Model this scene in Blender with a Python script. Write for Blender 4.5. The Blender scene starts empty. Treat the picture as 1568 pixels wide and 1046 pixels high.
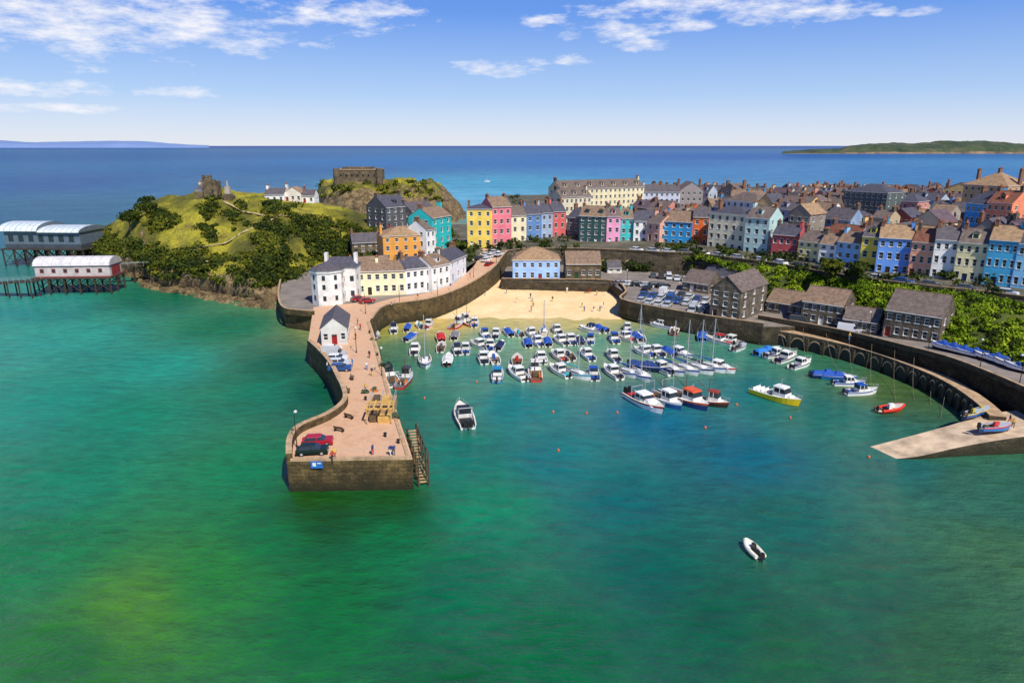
import bpy, math, random
import numpy as np
from mathutils import Vector, noise as mnoise, Matrix
random.seed(7); rng=np.random.default_rng(7)
H=45.0; TH=math.radians(16); c=math.cos(TH); s=math.sin(TH); F=1045.0
scene=bpy.context.scene
# ---- survey helpers: photo measurement -> real ground coordinates (metres)
def P(u,v,z=0.0):
    a=u-784.0;b=522.5-v
    dy=F*c+b*s; dz=-F*s+b*c
    t=(z-H)/dz
    return (a*t,dy*t,z)
def ZY(v,y):
    q=(522.5-v)/F
    return H-y*(s-q*c)/(c+q*s)
def PY(u,v,y):
    z=ZY(v,y); D=y*c+(H-z)*s
    return ((u-784.0)*D/F,y,z)
def XU(u,y,z):
    return (u-784.0)*(y*c+(H-z)*s)/F
def UOF(x,y,z): return 784+x/(y*c+(H-z)*s)*F
def lin(x):
    x/=255.0
    return x/12.92 if x<=0.04045 else ((x+0.055)/1.055)**2.4
def C(rgb,k=1.0): return (lin(rgb[0])*k,lin(rgb[1])*k,lin(rgb[2])*k,1.0)
# ---- materials
cache={}
def newmat(name):
    m=bpy.data.materials.new(name); m.use_nodes=True
    nt=m.node_tree; b=nt.nodes['Principled BSDF']
    return m,nt,b
def N(nt,t,**k):
    n=nt.nodes.new(t)
    for a,v in k.items(): setattr(n,a,v)
    return n
def math_(nt,op,a,b=None,cl=False):
    n=N(nt,'ShaderNodeMath',operation=op,use_clamp=cl)
    for i,x in enumerate((a,b)):
        if x is None: continue
        if isinstance(x,(int,float)): n.inputs[i].default_value=x
        else: nt.links.new(x,n.inputs[i])
    return n.outputs[0]
def mixc(nt,f,a,b,mode='MIX'):
    n=N(nt,'ShaderNodeMix',data_type='RGBA',blend_type=mode)
    for i,x in ((0,f),(6,a),(7,b)):
        if isinstance(x,(int,float)): n.inputs[i].default_value=x
        elif isinstance(x,tuple): n.inputs[i].default_value=x
        else: nt.links.new(x,n.inputs[i])
    return n.outputs[2]
def noise(nt,vec,scale,detail=4,rough=.55):
    n=N(nt,'ShaderNodeTexNoise'); n.inputs['Scale'].default_value=scale
    n.inputs['Detail'].default_value=detail; n.inputs['Roughness'].default_value=rough
    if vec is not None: nt.links.new(vec,n.inputs['Vector'])
    return n.outputs[0]
def ramp(nt,fac,stops):
    n=N(nt,'ShaderNodeValToRGB'); e=n.color_ramp.elements
    while len(e)<len(stops): e.new(0.5)
    for el,(p,col) in zip(e,stops):
        el.position=p; el.color=col
    nt.links.new(fac,n.inputs[0]); return n.outputs[0]
def pos(nt): return N(nt,'ShaderNodeNewGeometry').outputs['Position']
def bump(nt,b,h,st=.3,dist=.1):
    n=N(nt,'ShaderNodeBump'); n.inputs['Strength'].default_value=st; n.inputs['Distance'].default_value=dist
    nt.links.new(h,n.inputs['Height']); nt.links.new(n.outputs[0],b.inputs['Normal'])
def M(rgb,rough=.6,name='paint',var=.25,scale=.6,metal=0):
    key=(rgb,rough,name)
    if key in cache: return cache[key]
    m,nt,b=newmat(name); col=C(rgb)
    p=pos(nt)
    n=noise(nt,p,scale,5,.6)
    d=tuple(x*(1-var) for x in col[:3])+(1,)
    l=tuple(min(1,x*(1+var*.5)) for x in col[:3])+(1,)
    cc=ramp(nt,n,[(.3,d),(.65,l)])
    nt.links.new(cc,b.inputs['Base Color']); b.inputs['Roughness'].default_value=rough; b.inputs['Metallic'].default_value=metal
    cache[key]=m; return m
def glassmat():
    if 'glass' in cache: return cache['glass']
    m,nt,b=newmat('window_glass'); b.inputs['Base Color'].default_value=(.03,.04,.05,1); b.inputs['Roughness'].default_value=.12
    cache['glass']=m; return m
def stone(name,a,bb,wet=True,brick=1.0,k=1.0):
    if name in cache: return cache[name]
    m,nt,b=newmat(name); p=pos(nt)
    sx=N(nt,'ShaderNodeSeparateXYZ'); nt.links.new(p,sx.inputs[0])
    cb=N(nt,'ShaderNodeCombineXYZ'); nt.links.new(math_(nt,'ADD',sx.outputs[0],math_(nt,'MULTIPLY',sx.outputs[1],.8)),cb.inputs[0]); nt.links.new(sx.outputs[2],cb.inputs[1])
    bt=N(nt,'ShaderNodeTexBrick'); nt.links.new(cb.outputs[0],bt.inputs['Vector'])
    bt.inputs['Scale'].default_value=brick; bt.inputs['Color1'].default_value=C(a,k); bt.inputs['Color2'].default_value=C(bb,k)
    bt.inputs['Mortar'].default_value=C(tuple(int(x*.6) for x in a),k); bt.inputs['Mortar Size'].default_value=.03
    bt.inputs['Brick Width'].default_value=.9; bt.inputs['Row Height'].default_value=.45
    n=noise(nt,p,.45,7,.72)
    v=ramp(nt,n,[(.32,(.34,.32,.28,1)),(.5,(.85,.83,.78,1)),(.68,(1.5,1.46,1.32,1))])
    cc=mixc(nt,1.0,bt.outputs[0],v,'MULTIPLY')
    if wet:
        zz=math_(nt,'ADD',sx.outputs[2],math_(nt,'MULTIPLY',n,2.2))
        f=N(nt,'ShaderNodeMapRange'); f.inputs[1].default_value=1.3; f.inputs[2].default_value=3.4; nt.links.new(zz,f.inputs[0])
        cc=mixc(nt,f.outputs[0],C((38,37,14)),cc)
    nt.links.new(cc,b.inputs['Base Color']); b.inputs['Roughness'].default_value=.9
    bump(nt,b,noise(nt,p,2.5,5,.7),.8,.3)
    cache[name]=m; return m
def ground(name,stops,scale=.2,fine=3.0,fv=.35,rough=.95,bd=.15,bs=.6):
    m,nt,b=newmat(name); p=pos(nt)
    cc=ramp(nt,noise(nt,p,scale,6,.62),stops)
    v=ramp(nt,noise(nt,p,fine,4,.7),[(.3,(1-fv,)*3+(1,)),(.7,(1+fv*.6,)*3+(1,))])
    cc=mixc(nt,1.0,cc,v,'MULTIPLY')
    nt.links.new(cc,b.inputs['Base Color']); b.inputs['Roughness'].default_value=rough
    bump(nt,b,noise(nt,p,fine*.5,5,.7),bs,bd); return m
PIERWALL=stone('harbour_stone',(108,90,56),(80,68,42),True,.8)
QUAYWALL=stone('quay_stone',(88,78,60),(62,56,42),True,.8)
WARE=stone('warehouse_stone',(126,114,102),(92,85,78),False,1.2)
RUIN=stone('ruin_stone',(128,112,88),(98,86,70),False,1.0)
PAVE=ground('pier_paving',[(.3,C((192,150,118))),(.5,C((210,168,134))),(.62,C((200,164,134))),(.75,C((222,188,156)))],.35,2.5,.12,bs=.2)
ROADM=ground('road_asphalt',[(.3,C((112,104,98))),(.7,C((150,138,128)))],.2,3,.2)
TOWNG=ground('town_ground',[(.3,C((60,64,44))),(.5,C((92,88,72))),(.75,C((128,116,102)))],.15,2,.3)
SAND=ground('sand',[(.3,C((228,190,136))),(.7,C((246,216,168)))],.12,1.5,.12,bs=.5)
MUD=ground('mud',[(.3,C((84,66,34))),(.7,C((120,98,54)))],.15,1.5,.2,rough=.4)
GRASS=ground('hill_grass',[(.28,C((52,56,14))),(.40,C((84,84,20))),(.50,C((122,118,26))),(.58,C((166,158,42))),(.66,C((124,112,40))),(.78,C((100,84,48)))],.055,1.6,.5,bd=.6,bs=1)
SCRUB=ground('scrub_soil',[(.3,C((50,64,12))),(.6,C((84,96,20))),(.8,C((100,94,44)))],.1,1.2,.4)
ROCK=ground('cliff_rock',[(.3,C((64,54,40))),(.48,C((110,92,62))),(.6,C((148,126,90))),(.72,C((88,88,38)))],.3,1.2,.5,bd=1.0,bs=1)
SLATE=[M((92,86,90),.6,'slate_roof',.45,1.2),M((112,98,90),.6,'slate_roof',.45,1.2),M((80,78,88),.6,'slate_roof',.45,1.2),M((134,110,90),.7,'tile_roof',.45,1.2),M((126,78,58),.7,'clay_roof',.45,1.2),M((98,80,88),.7,'purple_slate',.45,1.2),M((160,130,98),.7,'lichen_roof',.45,1.2)]
WHITE=M((234,232,228),.5,'white_paint'); TRIM=M((225,224,220),.5,'window_trim',.05)
BRK=M((132,92,70),.85,'chimney_brick'); POT=M((180,108,74),.8,'chimney_pot')
DARK=M((26,26,28),.5,'dark_rubber_and_recess_shade'); STEEL=M((190,192,196),.35,'steel',.1,1,.3)  # DARK: rubber and fittings, also painted shade inside arches and slits
WOOD=M((98,78,54),.8,'weathered_timber',.4,2); DWOOD=M((58,50,40),.85,'dark_timber',.4,2)
GLASS=glassmat()
# ---- mesh builder
class MB:
    def __init__(S): S.v=[];S.f=[];S.m=[];S.mats=[]
    def mi(S,m):
        if m not in S.mats: S.mats.append(m)
        return S.mats.index(m)
    def face(S,pts,m):
        i=len(S.v); S.v+= [tuple(p) for p in pts]; S.f.append(tuple(range(i,i+len(pts)))); S.m.append(S.mi(m))
    def hexa(S,p,m):
        i=len(S.v); S.v+=[tuple(x) for x in p]; k=S.mi(m)
        for q in ((0,3,2,1),(4,5,6,7),(0,1,5,4),(1,2,6,5),(2,3,7,6),(3,0,4,7)):
            S.f.append(tuple(i+j for j in q)); S.m.append(k)
    def box(S,x0,x1,y0,y1,z0,z1,m): S.hexa([(x0,y0,z0),(x1,y0,z0),(x1,y1,z0),(x0,y1,z0),(x0,y0,z1),(x1,y0,z1),(x1,y1,z1),(x0,y1,z1)],m)
    def wedge(S,x0,x1,w,z0,z1,rr,rf,tw,m,yc=0):
        a=w/2;b=w*tw/2
        S.hexa([(x0,yc-a,z0),(x1,yc-a,z0),(x1,yc+a,z0),(x0,yc+a,z0),(x0+rr,yc-b,z1),(x1-rf,yc-b,z1),(x1-rf,yc+b,z1),(x0+rr,yc+b,z1)],m)
    def cyl(S,p0,p1,r0,r1,n,m,cap=True):
        p0=Vector(p0);p1=Vector(p1);d=(p1-p0)
        if d.length<1e-6: return
        d.normalize()
        a=d.orthogonal().normalized();b=d.cross(a)
        i=len(S.v);k=S.mi(m)
        for p,r in ((p0,r0),(p1,r1)):
            for j in range(n):
                t=2*math.pi*j/n; S.v.append(tuple(p+a*(r*math.cos(t))+b*(r*math.sin(t))))
        for j in range(n):
            S.f.append((i+j,i+(j+1)%n,i+n+(j+1)%n,i+n+j));S.m.append(k)
        if cap:
            S.f.append(tuple(i+n-1-j for j in range(n)));S.m.append(k)
            S.f.append(tuple(i+n+j for j in range(n)));S.m.append(k)
    def prism(S,poly,z0,z1,mt,ms):
        n=len(poly)
        area=sum(poly[i][0]*poly[(i+1)%n][1]-poly[(i+1)%n][0]*poly[i][1] for i in range(n))
        if area<0: poly=poly[::-1]
        S.face([(p[0],p[1],z1) for p in poly],mt)
        for i in range(n):
            a=poly[i];b=poly[(i+1)%n]
            S.face([(a[0],a[1],z0),(b[0],b[1],z0),(b[0],b[1],z1),(a[0],a[1],z1)],ms)
    def obj(S,name,loc=(0,0,0),rz=0,parent=None,smooth=False,bevel=0):
        me=bpy.data.meshes.new(name); me.from_pydata(S.v,[],S.f); 
        for m in S.mats: me.materials.append(m)
        me.polygons.foreach_set('material_index',S.m)
        if smooth: me.polygons.foreach_set('use_smooth',[True]*len(S.f))
        me.update()
        o=bpy.data.objects.new(name,me); o.location=loc; o.rotation_euler=(0,0,rz)
        scene.collection.objects.link(o)
        if parent: o.parent=parent
        return o
def empty(name,loc,rz=0):
    o=bpy.data.objects.new(name,None); o.location=loc; o.rotation_euler=(0,0,rz); o.empty_display_size=.5
    scene.collection.objects.link(o); return o
# ---- surfaces from control nets
def cr(Pn,n):
    Pn=np.asarray(Pn,float); k=len(Pn); t=np.linspace(0,k-1,n); i=np.clip(t.astype(int),0,k-2); f=(t-i)
    f=f.reshape((-1,)+(1,)*(Pn.ndim-1))
    p0=Pn[np.clip(i-1,0,k-1)];p1=Pn[i];p2=Pn[i+1];p3=Pn[np.clip(i+2,0,k-1)]
    return .5*((2*p1)+(-p0+p2)*f+(2*p0-5*p1+4*p2-p3)*f*f+(-p0+3*p1-3*p2+p3)*f**3)
def linr(Pn,n):
    Pn=np.asarray(Pn,float); k=len(Pn); t=np.linspace(0,k-1,n); i=np.clip(t.astype(int),0,k-2); f=(t-i).reshape((-1,)+(1,)*(Pn.ndim-1))
    return Pn[i]*(1-f)+Pn[i+1]*f
def surface(name,net,nr,nc,mats,amp=0,sc=.1,interp=cr,matfn=None,smooth=True,skirt=None,ampfn=None):
    G=interp(net,nr); G=np.swapaxes(interp(np.swapaxes(G,0,1),nc),0,1).copy()
    if amp:
        for i in range(nr):
            for j in range(nc):
                p=Vector(G[i,j])*sc
                G[i,j,2]+=amp*mnoise.fractal(p,.8,2.1,5)*(ampfn(G[i,j]) if ampfn else 1)
    V=G.reshape(-1,3).tolist(); Fs=[];Mi=[]
    for i in range(nr-1):
        for j in range(nc-1):
            a=i*nc+j; Fs.append((a,a+1,a+nc+1,a+nc)); Mi.append(matfn(i/(nr-1),j/(nc-1),G[i,j],G[i+1,j]) if matfn else 0)
    if skirt is not None:
        z,mi,rows=skirt
        for r in rows:
            b=len(V); 
            for j in range(nc): V.append([G[r,j,0],G[r,j,1],z])
            for j in range(nc-1):
                a=r%nr*nc+j
                Fs.append((b+j,b+j+1,a+1,a)); Mi.append(mi)
    me=bpy.data.meshes.new(name); me.from_pydata(V,[],Fs)
    for m in mats: me.materials.append(m)
    me.polygons.foreach_set('material_index',Mi)
    me.polygons.foreach_set('use_smooth',[smooth]*len(Fs)); me.update()
    o=bpy.data.objects.new(name,me); scene.collection.objects.link(o)
    return o,G
# ---- water: body colour from depth and sea bed, plus painted pier shadow and reflection
def make_water():
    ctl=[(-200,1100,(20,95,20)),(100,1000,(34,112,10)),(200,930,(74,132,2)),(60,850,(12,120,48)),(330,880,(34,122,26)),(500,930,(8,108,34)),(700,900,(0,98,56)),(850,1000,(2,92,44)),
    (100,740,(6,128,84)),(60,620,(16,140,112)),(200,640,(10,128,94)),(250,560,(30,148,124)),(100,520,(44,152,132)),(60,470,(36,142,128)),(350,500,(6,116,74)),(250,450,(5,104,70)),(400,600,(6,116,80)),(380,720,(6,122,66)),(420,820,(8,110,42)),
    (480,600,(4,88,58)),(430,560,(5,96,62)),(500,785,(10,76,22)),(600,775,(8,80,28)),(470,770,(20,80,14)),(600,820,(4,114,54)),(740,780,(0,128,82)),(700,700,(0,122,98)),(850,700,(0,112,112)),(800,620,(0,124,122)),(1000,640,(0,108,132)),(950,760,(0,102,96)),(1000,860,(0,94,70)),(1150,700,(0,98,116)),(1200,800,(12,94,78)),(1300,900,(32,98,62)),(1450,1000,(50,102,50)),(1540,850,(60,106,62)),(1500,750,(50,108,80)),(1420,720,(22,106,100)),  # dark points by the pier: its shadow and reflection painted in, with seaweed
    (1300,640,(28,108,90)),(1450,730,(56,102,66)),(1350,600,(80,108,50)),(1240,560,(54,116,86)),(1150,600,(16,110,110)),(1130,540,(56,128,108)),(700,560,(40,134,120)),(620,620,(12,112,88)),(760,520,(84,152,128)),(900,520,(76,148,124)),(1020,520,(70,136,114)),
    (600,505,(146,150,66)),(600,490,(215,185,110)),(680,492,(210,185,105)),(780,495,(196,184,110)),(880,494,(196,184,112)),(950,492,(174,168,102)),(960,500,(120,152,114)),(620,530,(80,130,84)),(600,560,(48,110,74)),
    (660,484,(232,198,128)),(820,484,(238,206,138)),(930,484,(222,190,122)),
    (1200,1000,(26,92,46)),(1100,950,(6,88,52)),(1700,900,(56,100,50)),(1700,1100,(60,96,40)),(700,1100,(5,85,30)),
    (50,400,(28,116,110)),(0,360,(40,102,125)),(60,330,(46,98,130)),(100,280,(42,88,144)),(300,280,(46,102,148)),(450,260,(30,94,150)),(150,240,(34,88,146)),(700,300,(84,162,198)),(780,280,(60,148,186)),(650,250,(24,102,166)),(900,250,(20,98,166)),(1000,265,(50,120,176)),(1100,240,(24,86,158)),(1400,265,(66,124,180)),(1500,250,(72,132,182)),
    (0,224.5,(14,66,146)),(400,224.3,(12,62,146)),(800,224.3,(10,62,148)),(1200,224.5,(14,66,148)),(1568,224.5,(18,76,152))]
    K=[]
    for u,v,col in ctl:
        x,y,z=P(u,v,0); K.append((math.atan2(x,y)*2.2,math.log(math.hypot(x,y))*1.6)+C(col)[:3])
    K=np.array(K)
    rr=np.concatenate([np.geomspace(8,700,210),np.geomspace(720,90000,60)])
    ang=np.sort(np.concatenate([np.linspace(-math.radians(50),math.radians(50),300),np.linspace(math.radians(52),math.radians(308),80)]))
    nA=len(ang)
    R,A=np.meshgrid(rr,ang,indexing='ij')
    X=R*np.sin(A);Y=R*np.cos(A)
    Aw=(A+math.pi)%(2*math.pi)-math.pi
    q=np.stack([Aw.ravel()*2.2,np.log(np.maximum(R.ravel(),40))*1.6],1)
    col=np.zeros((len(q),3))
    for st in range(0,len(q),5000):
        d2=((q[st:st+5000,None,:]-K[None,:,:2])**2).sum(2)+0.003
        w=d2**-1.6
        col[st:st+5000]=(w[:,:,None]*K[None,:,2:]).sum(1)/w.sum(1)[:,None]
    V=np.stack([X.ravel(),Y.ravel(),np.zeros(X.size)],1).tolist(); Fs=[]
    for i in range(len(rr)-1):
        for j in range(nA):
            a=i*nA+j;b=i*nA+(j+1)%nA
            Fs.append((a,a+nA,b+nA,b))
    Fs.append(tuple(range(nA)))
    me=bpy.data.meshes.new('sea_water'); me.from_pydata(V,[],Fs)
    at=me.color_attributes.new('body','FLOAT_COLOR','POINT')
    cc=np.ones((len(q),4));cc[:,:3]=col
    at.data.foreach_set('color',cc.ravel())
    m=bpy.data.materials.new('sea_water'); m.use_nodes=True; nt=m.node_tree; nt.nodes.clear()
    out=N(nt,'ShaderNodeOutputMaterial'); p=pos(nt)
    va=N(nt,'ShaderNodeVertexColor'); va.layer_name='body'
    mp=N(nt,'ShaderNodeMapping'); mp.inputs['Rotation'].default_value=(0,0,math.radians(20)); mp.inputs['Scale'].default_value=(.5,1,1); nt.links.new(p,mp.inputs[0])
    w0=noise(nt,mp.outputs[0],.2,3,.5)
    w1=noise(nt,mp.outputs[0],.62,5,.62); w2=noise(nt,p,2.3,4,.65)
    big=noise(nt,p,.03,6,.68)
    v=ramp(nt,big,[(.3,(.70,.74,.80,1)),(.7,(1.26,1.2,1.06,1))])
    cc=mixc(nt,1.0,va.outputs[0],v,'MULTIPLY')
    v2=ramp(nt,w1,[(.34,(.78,.80,.82,1)),(.5,(.97,.97,.97,1)),(.68,(1.18,1.16,1.12,1))])
    cc=mixc(nt,1.0,cc,v2,'MULTIPLY')
    h=math_(nt,'ADD',math_(nt,'MULTIPLY',w1,.8),math_(nt,'MULTIPLY',w2,.22)); h=math_(nt,'ADD',h,math_(nt,'MULTIPLY',w0,1.4))
    bn=N(nt,'ShaderNodeBump'); bn.inputs['Strength'].default_value=.75; bn.inputs['Distance'].default_value=.85; nt.links.new(h,bn.inputs['Height'])
    df=N(nt,'ShaderNodeBsdfDiffuse'); nt.links.new(cc,df.inputs[0]); nt.links.new(bn.outputs[0],df.inputs['Normal'])
    gl=N(nt,'ShaderNodeBsdfGlossy'); gl.inputs['Roughness'].default_value=.06; nt.links.new(bn.outputs[0],gl.inputs['Normal'])
    fr=N(nt,'ShaderNodeFresnel'); fr.inputs[0].default_value=1.33; nt.links.new(bn.outputs[0],fr.inputs['Normal'])
    f=math_(nt,'MINIMUM',math_(nt,'MULTIPLY',fr.outputs[0],.8),.2)
    mx=N(nt,'ShaderNodeMixShader'); nt.links.new(f,mx.inputs[0]); nt.links.new(df.outputs[0],mx.inputs[1]); nt.links.new(gl.outputs[0],mx.inputs[2])
    nt.links.new(mx.outputs[0],out.inputs[0]); me.materials.append(m); me.update()
    o=bpy.data.objects.new('sea_water',me); scene.collection.objects.link(o)
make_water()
# ---- pier
def ribbon(name,L,R,top,side,z0=-2.0,par=None):
    mb=MB(); n=len(L)
    for i in range(n-1):
        mb.face([L[i],R[i],R[i+1],L[i+1]],top)
        for E,fl in ((L,0),(R,1)):
            a,b=E[i],E[i+1]
            q=[(a[0],a[1],z0),(b[0],b[1],z0),b,a]
            mb.face(q if fl==0 else q[::-1],side)
    for i in (0,n-1):
        a,b=L[i],R[i]
        mb.face([(a[0],a[1],z0),(b[0],b[1],z0),b,a],side)
    return mb
def smoothline(pts,n): return [tuple(x) for x in cr(pts,n)]
PZ=4.5
LL=[(439,706),(441,680),(457,660),(500,641),(524,622),(524,605),(515,585),(503,562),(486,542),(471,528)]
RR=[(632,703),(625,680),(616,655),(608,630),(600,605),(593,580),(584,550),(577,525),(571,505),(567,493)]
L=smoothline([P(u,v,PZ) for u,v in LL],37); R=smoothline([P(u,v,PZ) for u,v in RR],37)
mb=ribbon('stone_pier',L,R,PAVE,PIERWALL)
q=[P(471,528,PZ),P(567,493,PZ),P(562,462,PZ),P(480,470,PZ)]
mb.prism([(a[0],a[1]) for a in q],-2,PZ-.004,PAVE,PIERWALL)
mb.obj('stone_pier')
def wallline(mb,pts,w,z1,z0,m,cap=None,side=1):
    n=len(pts); off=[]
    for i in range(n):
        a=Vector(pts[max(0,i-1)][:2]);b=Vector(pts[min(n-1,i+1)][:2]); d=(b-a).normalized(); nn=Vector((-d.y,d.x))*side*w
        off.append((pts[i][0]+nn.x,pts[i][1]+nn.y))
    for i in range(n-1):
        za=pts[i][2];zb=pts[i+1][2]
        a=pts[i];b=pts[i+1];a2=off[i];b2=off[i+1]
        mb.hexa([(a[0],a[1],za+z0),(b[0],b[1],zb+z0),(b2[0],b2[1],zb+z0),(a2[0],a2[1],za+z0),(a[0],a[1],za+z1),(b[0],b[1],zb+z1),(b2[0],b2[1],zb+z1),(a2[0],a2[1],za+z1)],m)
        if cap:
            mb.hexa([(a[0],a[1],za+z1),(b[0],b[1],zb+z1),(b2[0],b2[1],zb+z1),(a2[0],a2[1],za+z1),(a[0],a[1],za+z1+.12),(b[0],b[1],zb+z1+.12),(b2[0],b2[1],zb+z1+.12),(a2[0],a2[1],za+z1+.12)],cap)
COPE=M((182,152,118),.85,'coping_stone',.4,1)
mb=MB(); wallline(mb,[(p[0]-.02,p[1],p[2]) for p in L],.8,1.1,-.5,PIERWALL,COPE,-1); mb.obj('parapet_wall')
mb=MB(); wallline(mb,[(p[0]-.3,p[1],p[2]) for p in R],.5,.16,-.02,COPE,None,1); 
fr=[P(439,706,PZ),P(632,703,PZ)]; wallline(mb,[(fr[0][0]+.5,fr[0][1]-.02,PZ),(fr[1][0]-.3,fr[1][1]-.02,PZ)],.6,.35,-.02,COPE,None,1); mb.obj('pier_kerb')
# ---- promenade road to town + wall above beach
RL=[P(556,470,4.5),P(600,457,4.6),(P(650,449,4.8)),P(690,436,5.4),P(712,420,6.2),P(728,404,7.2),P(735,388,8.6),P(740,380,9)]
RRr=[P(568,493,4.5),P(590,472,4.6),P(655,462,4.8),P(702,446,5.4),P(735,428,6.2),P(757,411,7.2),P(768,396,8.6),P(775,388,9)]
rl=smoothline(RL,29);rr_=smoothline(RRr,29)
rl=[(p[0],p[1],p[2]+.03) for p in rl]; rr_=[(p[0],p[1],p[2]+.03) for p in rr_]
mb=ribbon('promenade_road',rl,rr_,PAVE,PIERWALL); mb.obj('promenade_road')
mb=MB(); wallline(mb,[(p[0],p[1],p[2]) for p in rr_],.5,.9,-5.5,PIERWALL,COPE,-1); mb.obj('beach_wall')
mb=MB(); tp=[(428,462),(436,476),(480,482),(560,474),(650,452),(706,430),(730,400),(735,385),(520,388),(440,416),(430,432)]
mb.prism([P(u,v,4.4)[:2] for u,v in tp],-2,4.42,ROADM,PIERWALL); mb.obj('sea_terrace')
mb=MB(); wallline(mb,smoothline([P(u,v,4.4) for u,v in [(482,482),(455,480),(436,476),(429,462),(430,440),(436,422),(450,415)]],20),.5,1.1,-.3,PIERWALL,COPE,1); mb.obj('terrace_wall')
# ---- beach
net=[[P(560,506,-.6),P(700,508,-.7),P(830,508,-.7),P(960,506,-.6)],
     [P(570,488,.05),P(700,486,.04),P(830,486,.04),P(960,488,.05)],
     [P(585,472,1.0),P(705,460,1.2),P(840,458,1.2),P(962,462,1.2)],
     [P(620,455,1.8),P(745,428,2.6),P(850,424,2.6),P(966,424,2.6)]]
surface('beach_sand',net,60,90,[SAND],.18,.2)
# ---- quay / car park
mb=MB(); q=[(768,430),(935,433),(957,448),(953,463),(1060,484),(1168,500),(1230,500),(1330,440),(1200,400),(960,392),(780,392)]
mb.prism([P(u,v,4.5)[:2] for u,v in q],-2,4.5,ROADM,QUAYWALL); mb.obj('harbour_quay')
mb=MB(); qs=smoothline([P(u,v,4.5) for u,v in [(768,430),(850,431),(935,433),(957,448),(953,463),(1060,484),(1168,500)]],30)
wallline(mb,[(p[0],p[1]-.05,p[2]) for p in qs],.5,.8,-4,QUAYWALL,COPE,1); mb.obj('quay_wall')
# arched outer harbour wall
fw=smoothline([P(u,v,3.4) for u,v in [(1060,486),(1110,493),(1160,501),(1250,518),(1330,538),(1400,563),(1450,586),(1490,613),(1515,636)]],57)
mb=MB(); wallline(mb,fw[12:],2.4,0,-5.4,QUAYWALL,COPE,1); 
for i in range(1,56,2):
    a=Vector(fw[i-1]);b=Vector(fw[min(56,i+1)]); d=(b-a); ln=d.length; d.normalize(); n=Vector((d.y,-d.x,0)); m_=a.lerp(b,.5)
    def W(x,o,z): q_=m_+d*x+n*o; return (q_.x,q_.y,z)
    hw=ln*.33
    # buttress pier between the dark arch panels
    for e_ in (-ln/2,):
        mb.hexa([W(e_-.45,-.05,-2),W(e_+.45,-.05,-2),W(e_+.45,.7,-2),W(e_-.45,.7,-2),W(e_-.45,-.05,3.0),W(e_+.45,-.05,3.0),W(e_+.3,.3,3.0),W(e_-.3,.3,3.0)],QUAYWALL)
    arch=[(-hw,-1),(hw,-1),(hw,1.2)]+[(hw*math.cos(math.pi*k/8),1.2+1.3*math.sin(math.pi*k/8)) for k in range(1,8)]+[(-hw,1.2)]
    mb.face([W(x,.05,z) for x,z in arch],DARK)  # flat dark panel, shade of an arch recess painted on the wall
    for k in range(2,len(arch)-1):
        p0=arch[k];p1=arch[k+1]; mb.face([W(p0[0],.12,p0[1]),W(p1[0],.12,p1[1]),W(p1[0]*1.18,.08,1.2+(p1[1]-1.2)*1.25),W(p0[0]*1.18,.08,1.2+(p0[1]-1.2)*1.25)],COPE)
mb.obj('harbour_wall')
mb=MB(); mq=[P(u,v,.15)[:2] for u,v in [(1165,505),(1330,545),(1450,595),(1515,645),(1720,700),(1720,600),(1500,560),(1300,500)]]
mb.prism(mq,-1,.15,MUD,MUD); mb.obj('mud_channel')
ul=[P(u,v,z) for u,v,z in [(1160,488,4.6),(1230,500,4.9),(1300,514,5.3),(1380,534,5.8),(1450,553,6.2),(1520,580,6.4),(1600,616,6.4),(1700,665,6.4)]]
ur=[P(u,v,z) for u,v,z in [(1175,466,4.6),(1245,474,4.9),(1320,492,5.3),(1380,510,5.8),(1450,527,6.2),(1530,550,6.4),(1610,578,6.4),(1720,612,6.4)]]
ul_=smoothline(ul,40);ur_=smoothline(ur,40)
mb=ribbon('harbour_road',ul_,ur_,ROADM,QUAYWALL); mb.obj('harbour_road')
mb=MB(); wallline(mb,ul_,.45,.9,-6,QUAYWALL,COPE,1); mb.obj('road_wall')
# ---- slipway
ne=[(1335,703,-.5),(1400,699,.4),(1480,682,1.7),(1568,668,2.8),(1700,655,3.4)]
fe=[(1290,694,-.6),(1360,676,.4),(1450,652,1.7),(1520,632,2.8),(1640,622,3.4)]
mb=ribbon('slipway',smoothline([P(*a) for a in ne],24),smoothline([P(*a) for a in fe],24),M((205,180,150),.8,'slip_concrete',.45,.4),QUAYWALL)
mb.obj('slipway')
# ---- town ground
edge=[(768,390,9),(800,385,9),(870,384,9.5),(960,387,10),(1010,390,10.5),(1060,392,11),(1110,398,11.3),(1175,406,11.6),(1230,416,12),(1320,431,12.5),(1400,441,13),(1510,453,13),(1640,472,13),(1800,500,13)]
E=[P(*e) for e in edge]
rows=[E]
def rowat(f,zf):
    out=[]
    for e,(u,v,z) in zip(E,edge):
        y=e[1]+(470-e[1])*f; zz=z+(zf-z)*min(1,f*3); uu=u if u<1500 else u+ (u-1500)*.3*f
        if u<900: zz=min(zz,z+4*f*3)
        out.append((XU(uu,y,zz),y,zz))
    return out
rows+= [rowat(.05,15),rowat(.2,15),rowat(.45,14.5),rowat(.8,13.5),rowat(1.0,13)]
rows.append([(XU(e[0],520,-3),520,-3) for e in edge])
og,TG=surface('town_ground',rows,90,110,[TOWNG,QUAYWALL],.25,.05,linr,skirt=(2.0,1,[0]))
tgf=TG.reshape(-1,3)
def tz(x,y):
    i=np.argmin((tgf[:,0]-x)**2+(tgf[:,1]-y)**2); return float(tgf[i,2])
mb=MB(); wallline(mb,smoothline(E,70),.4,1.0,-.6,QUAYWALL,COPE,1); mb.obj('retaining_wall')
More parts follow.
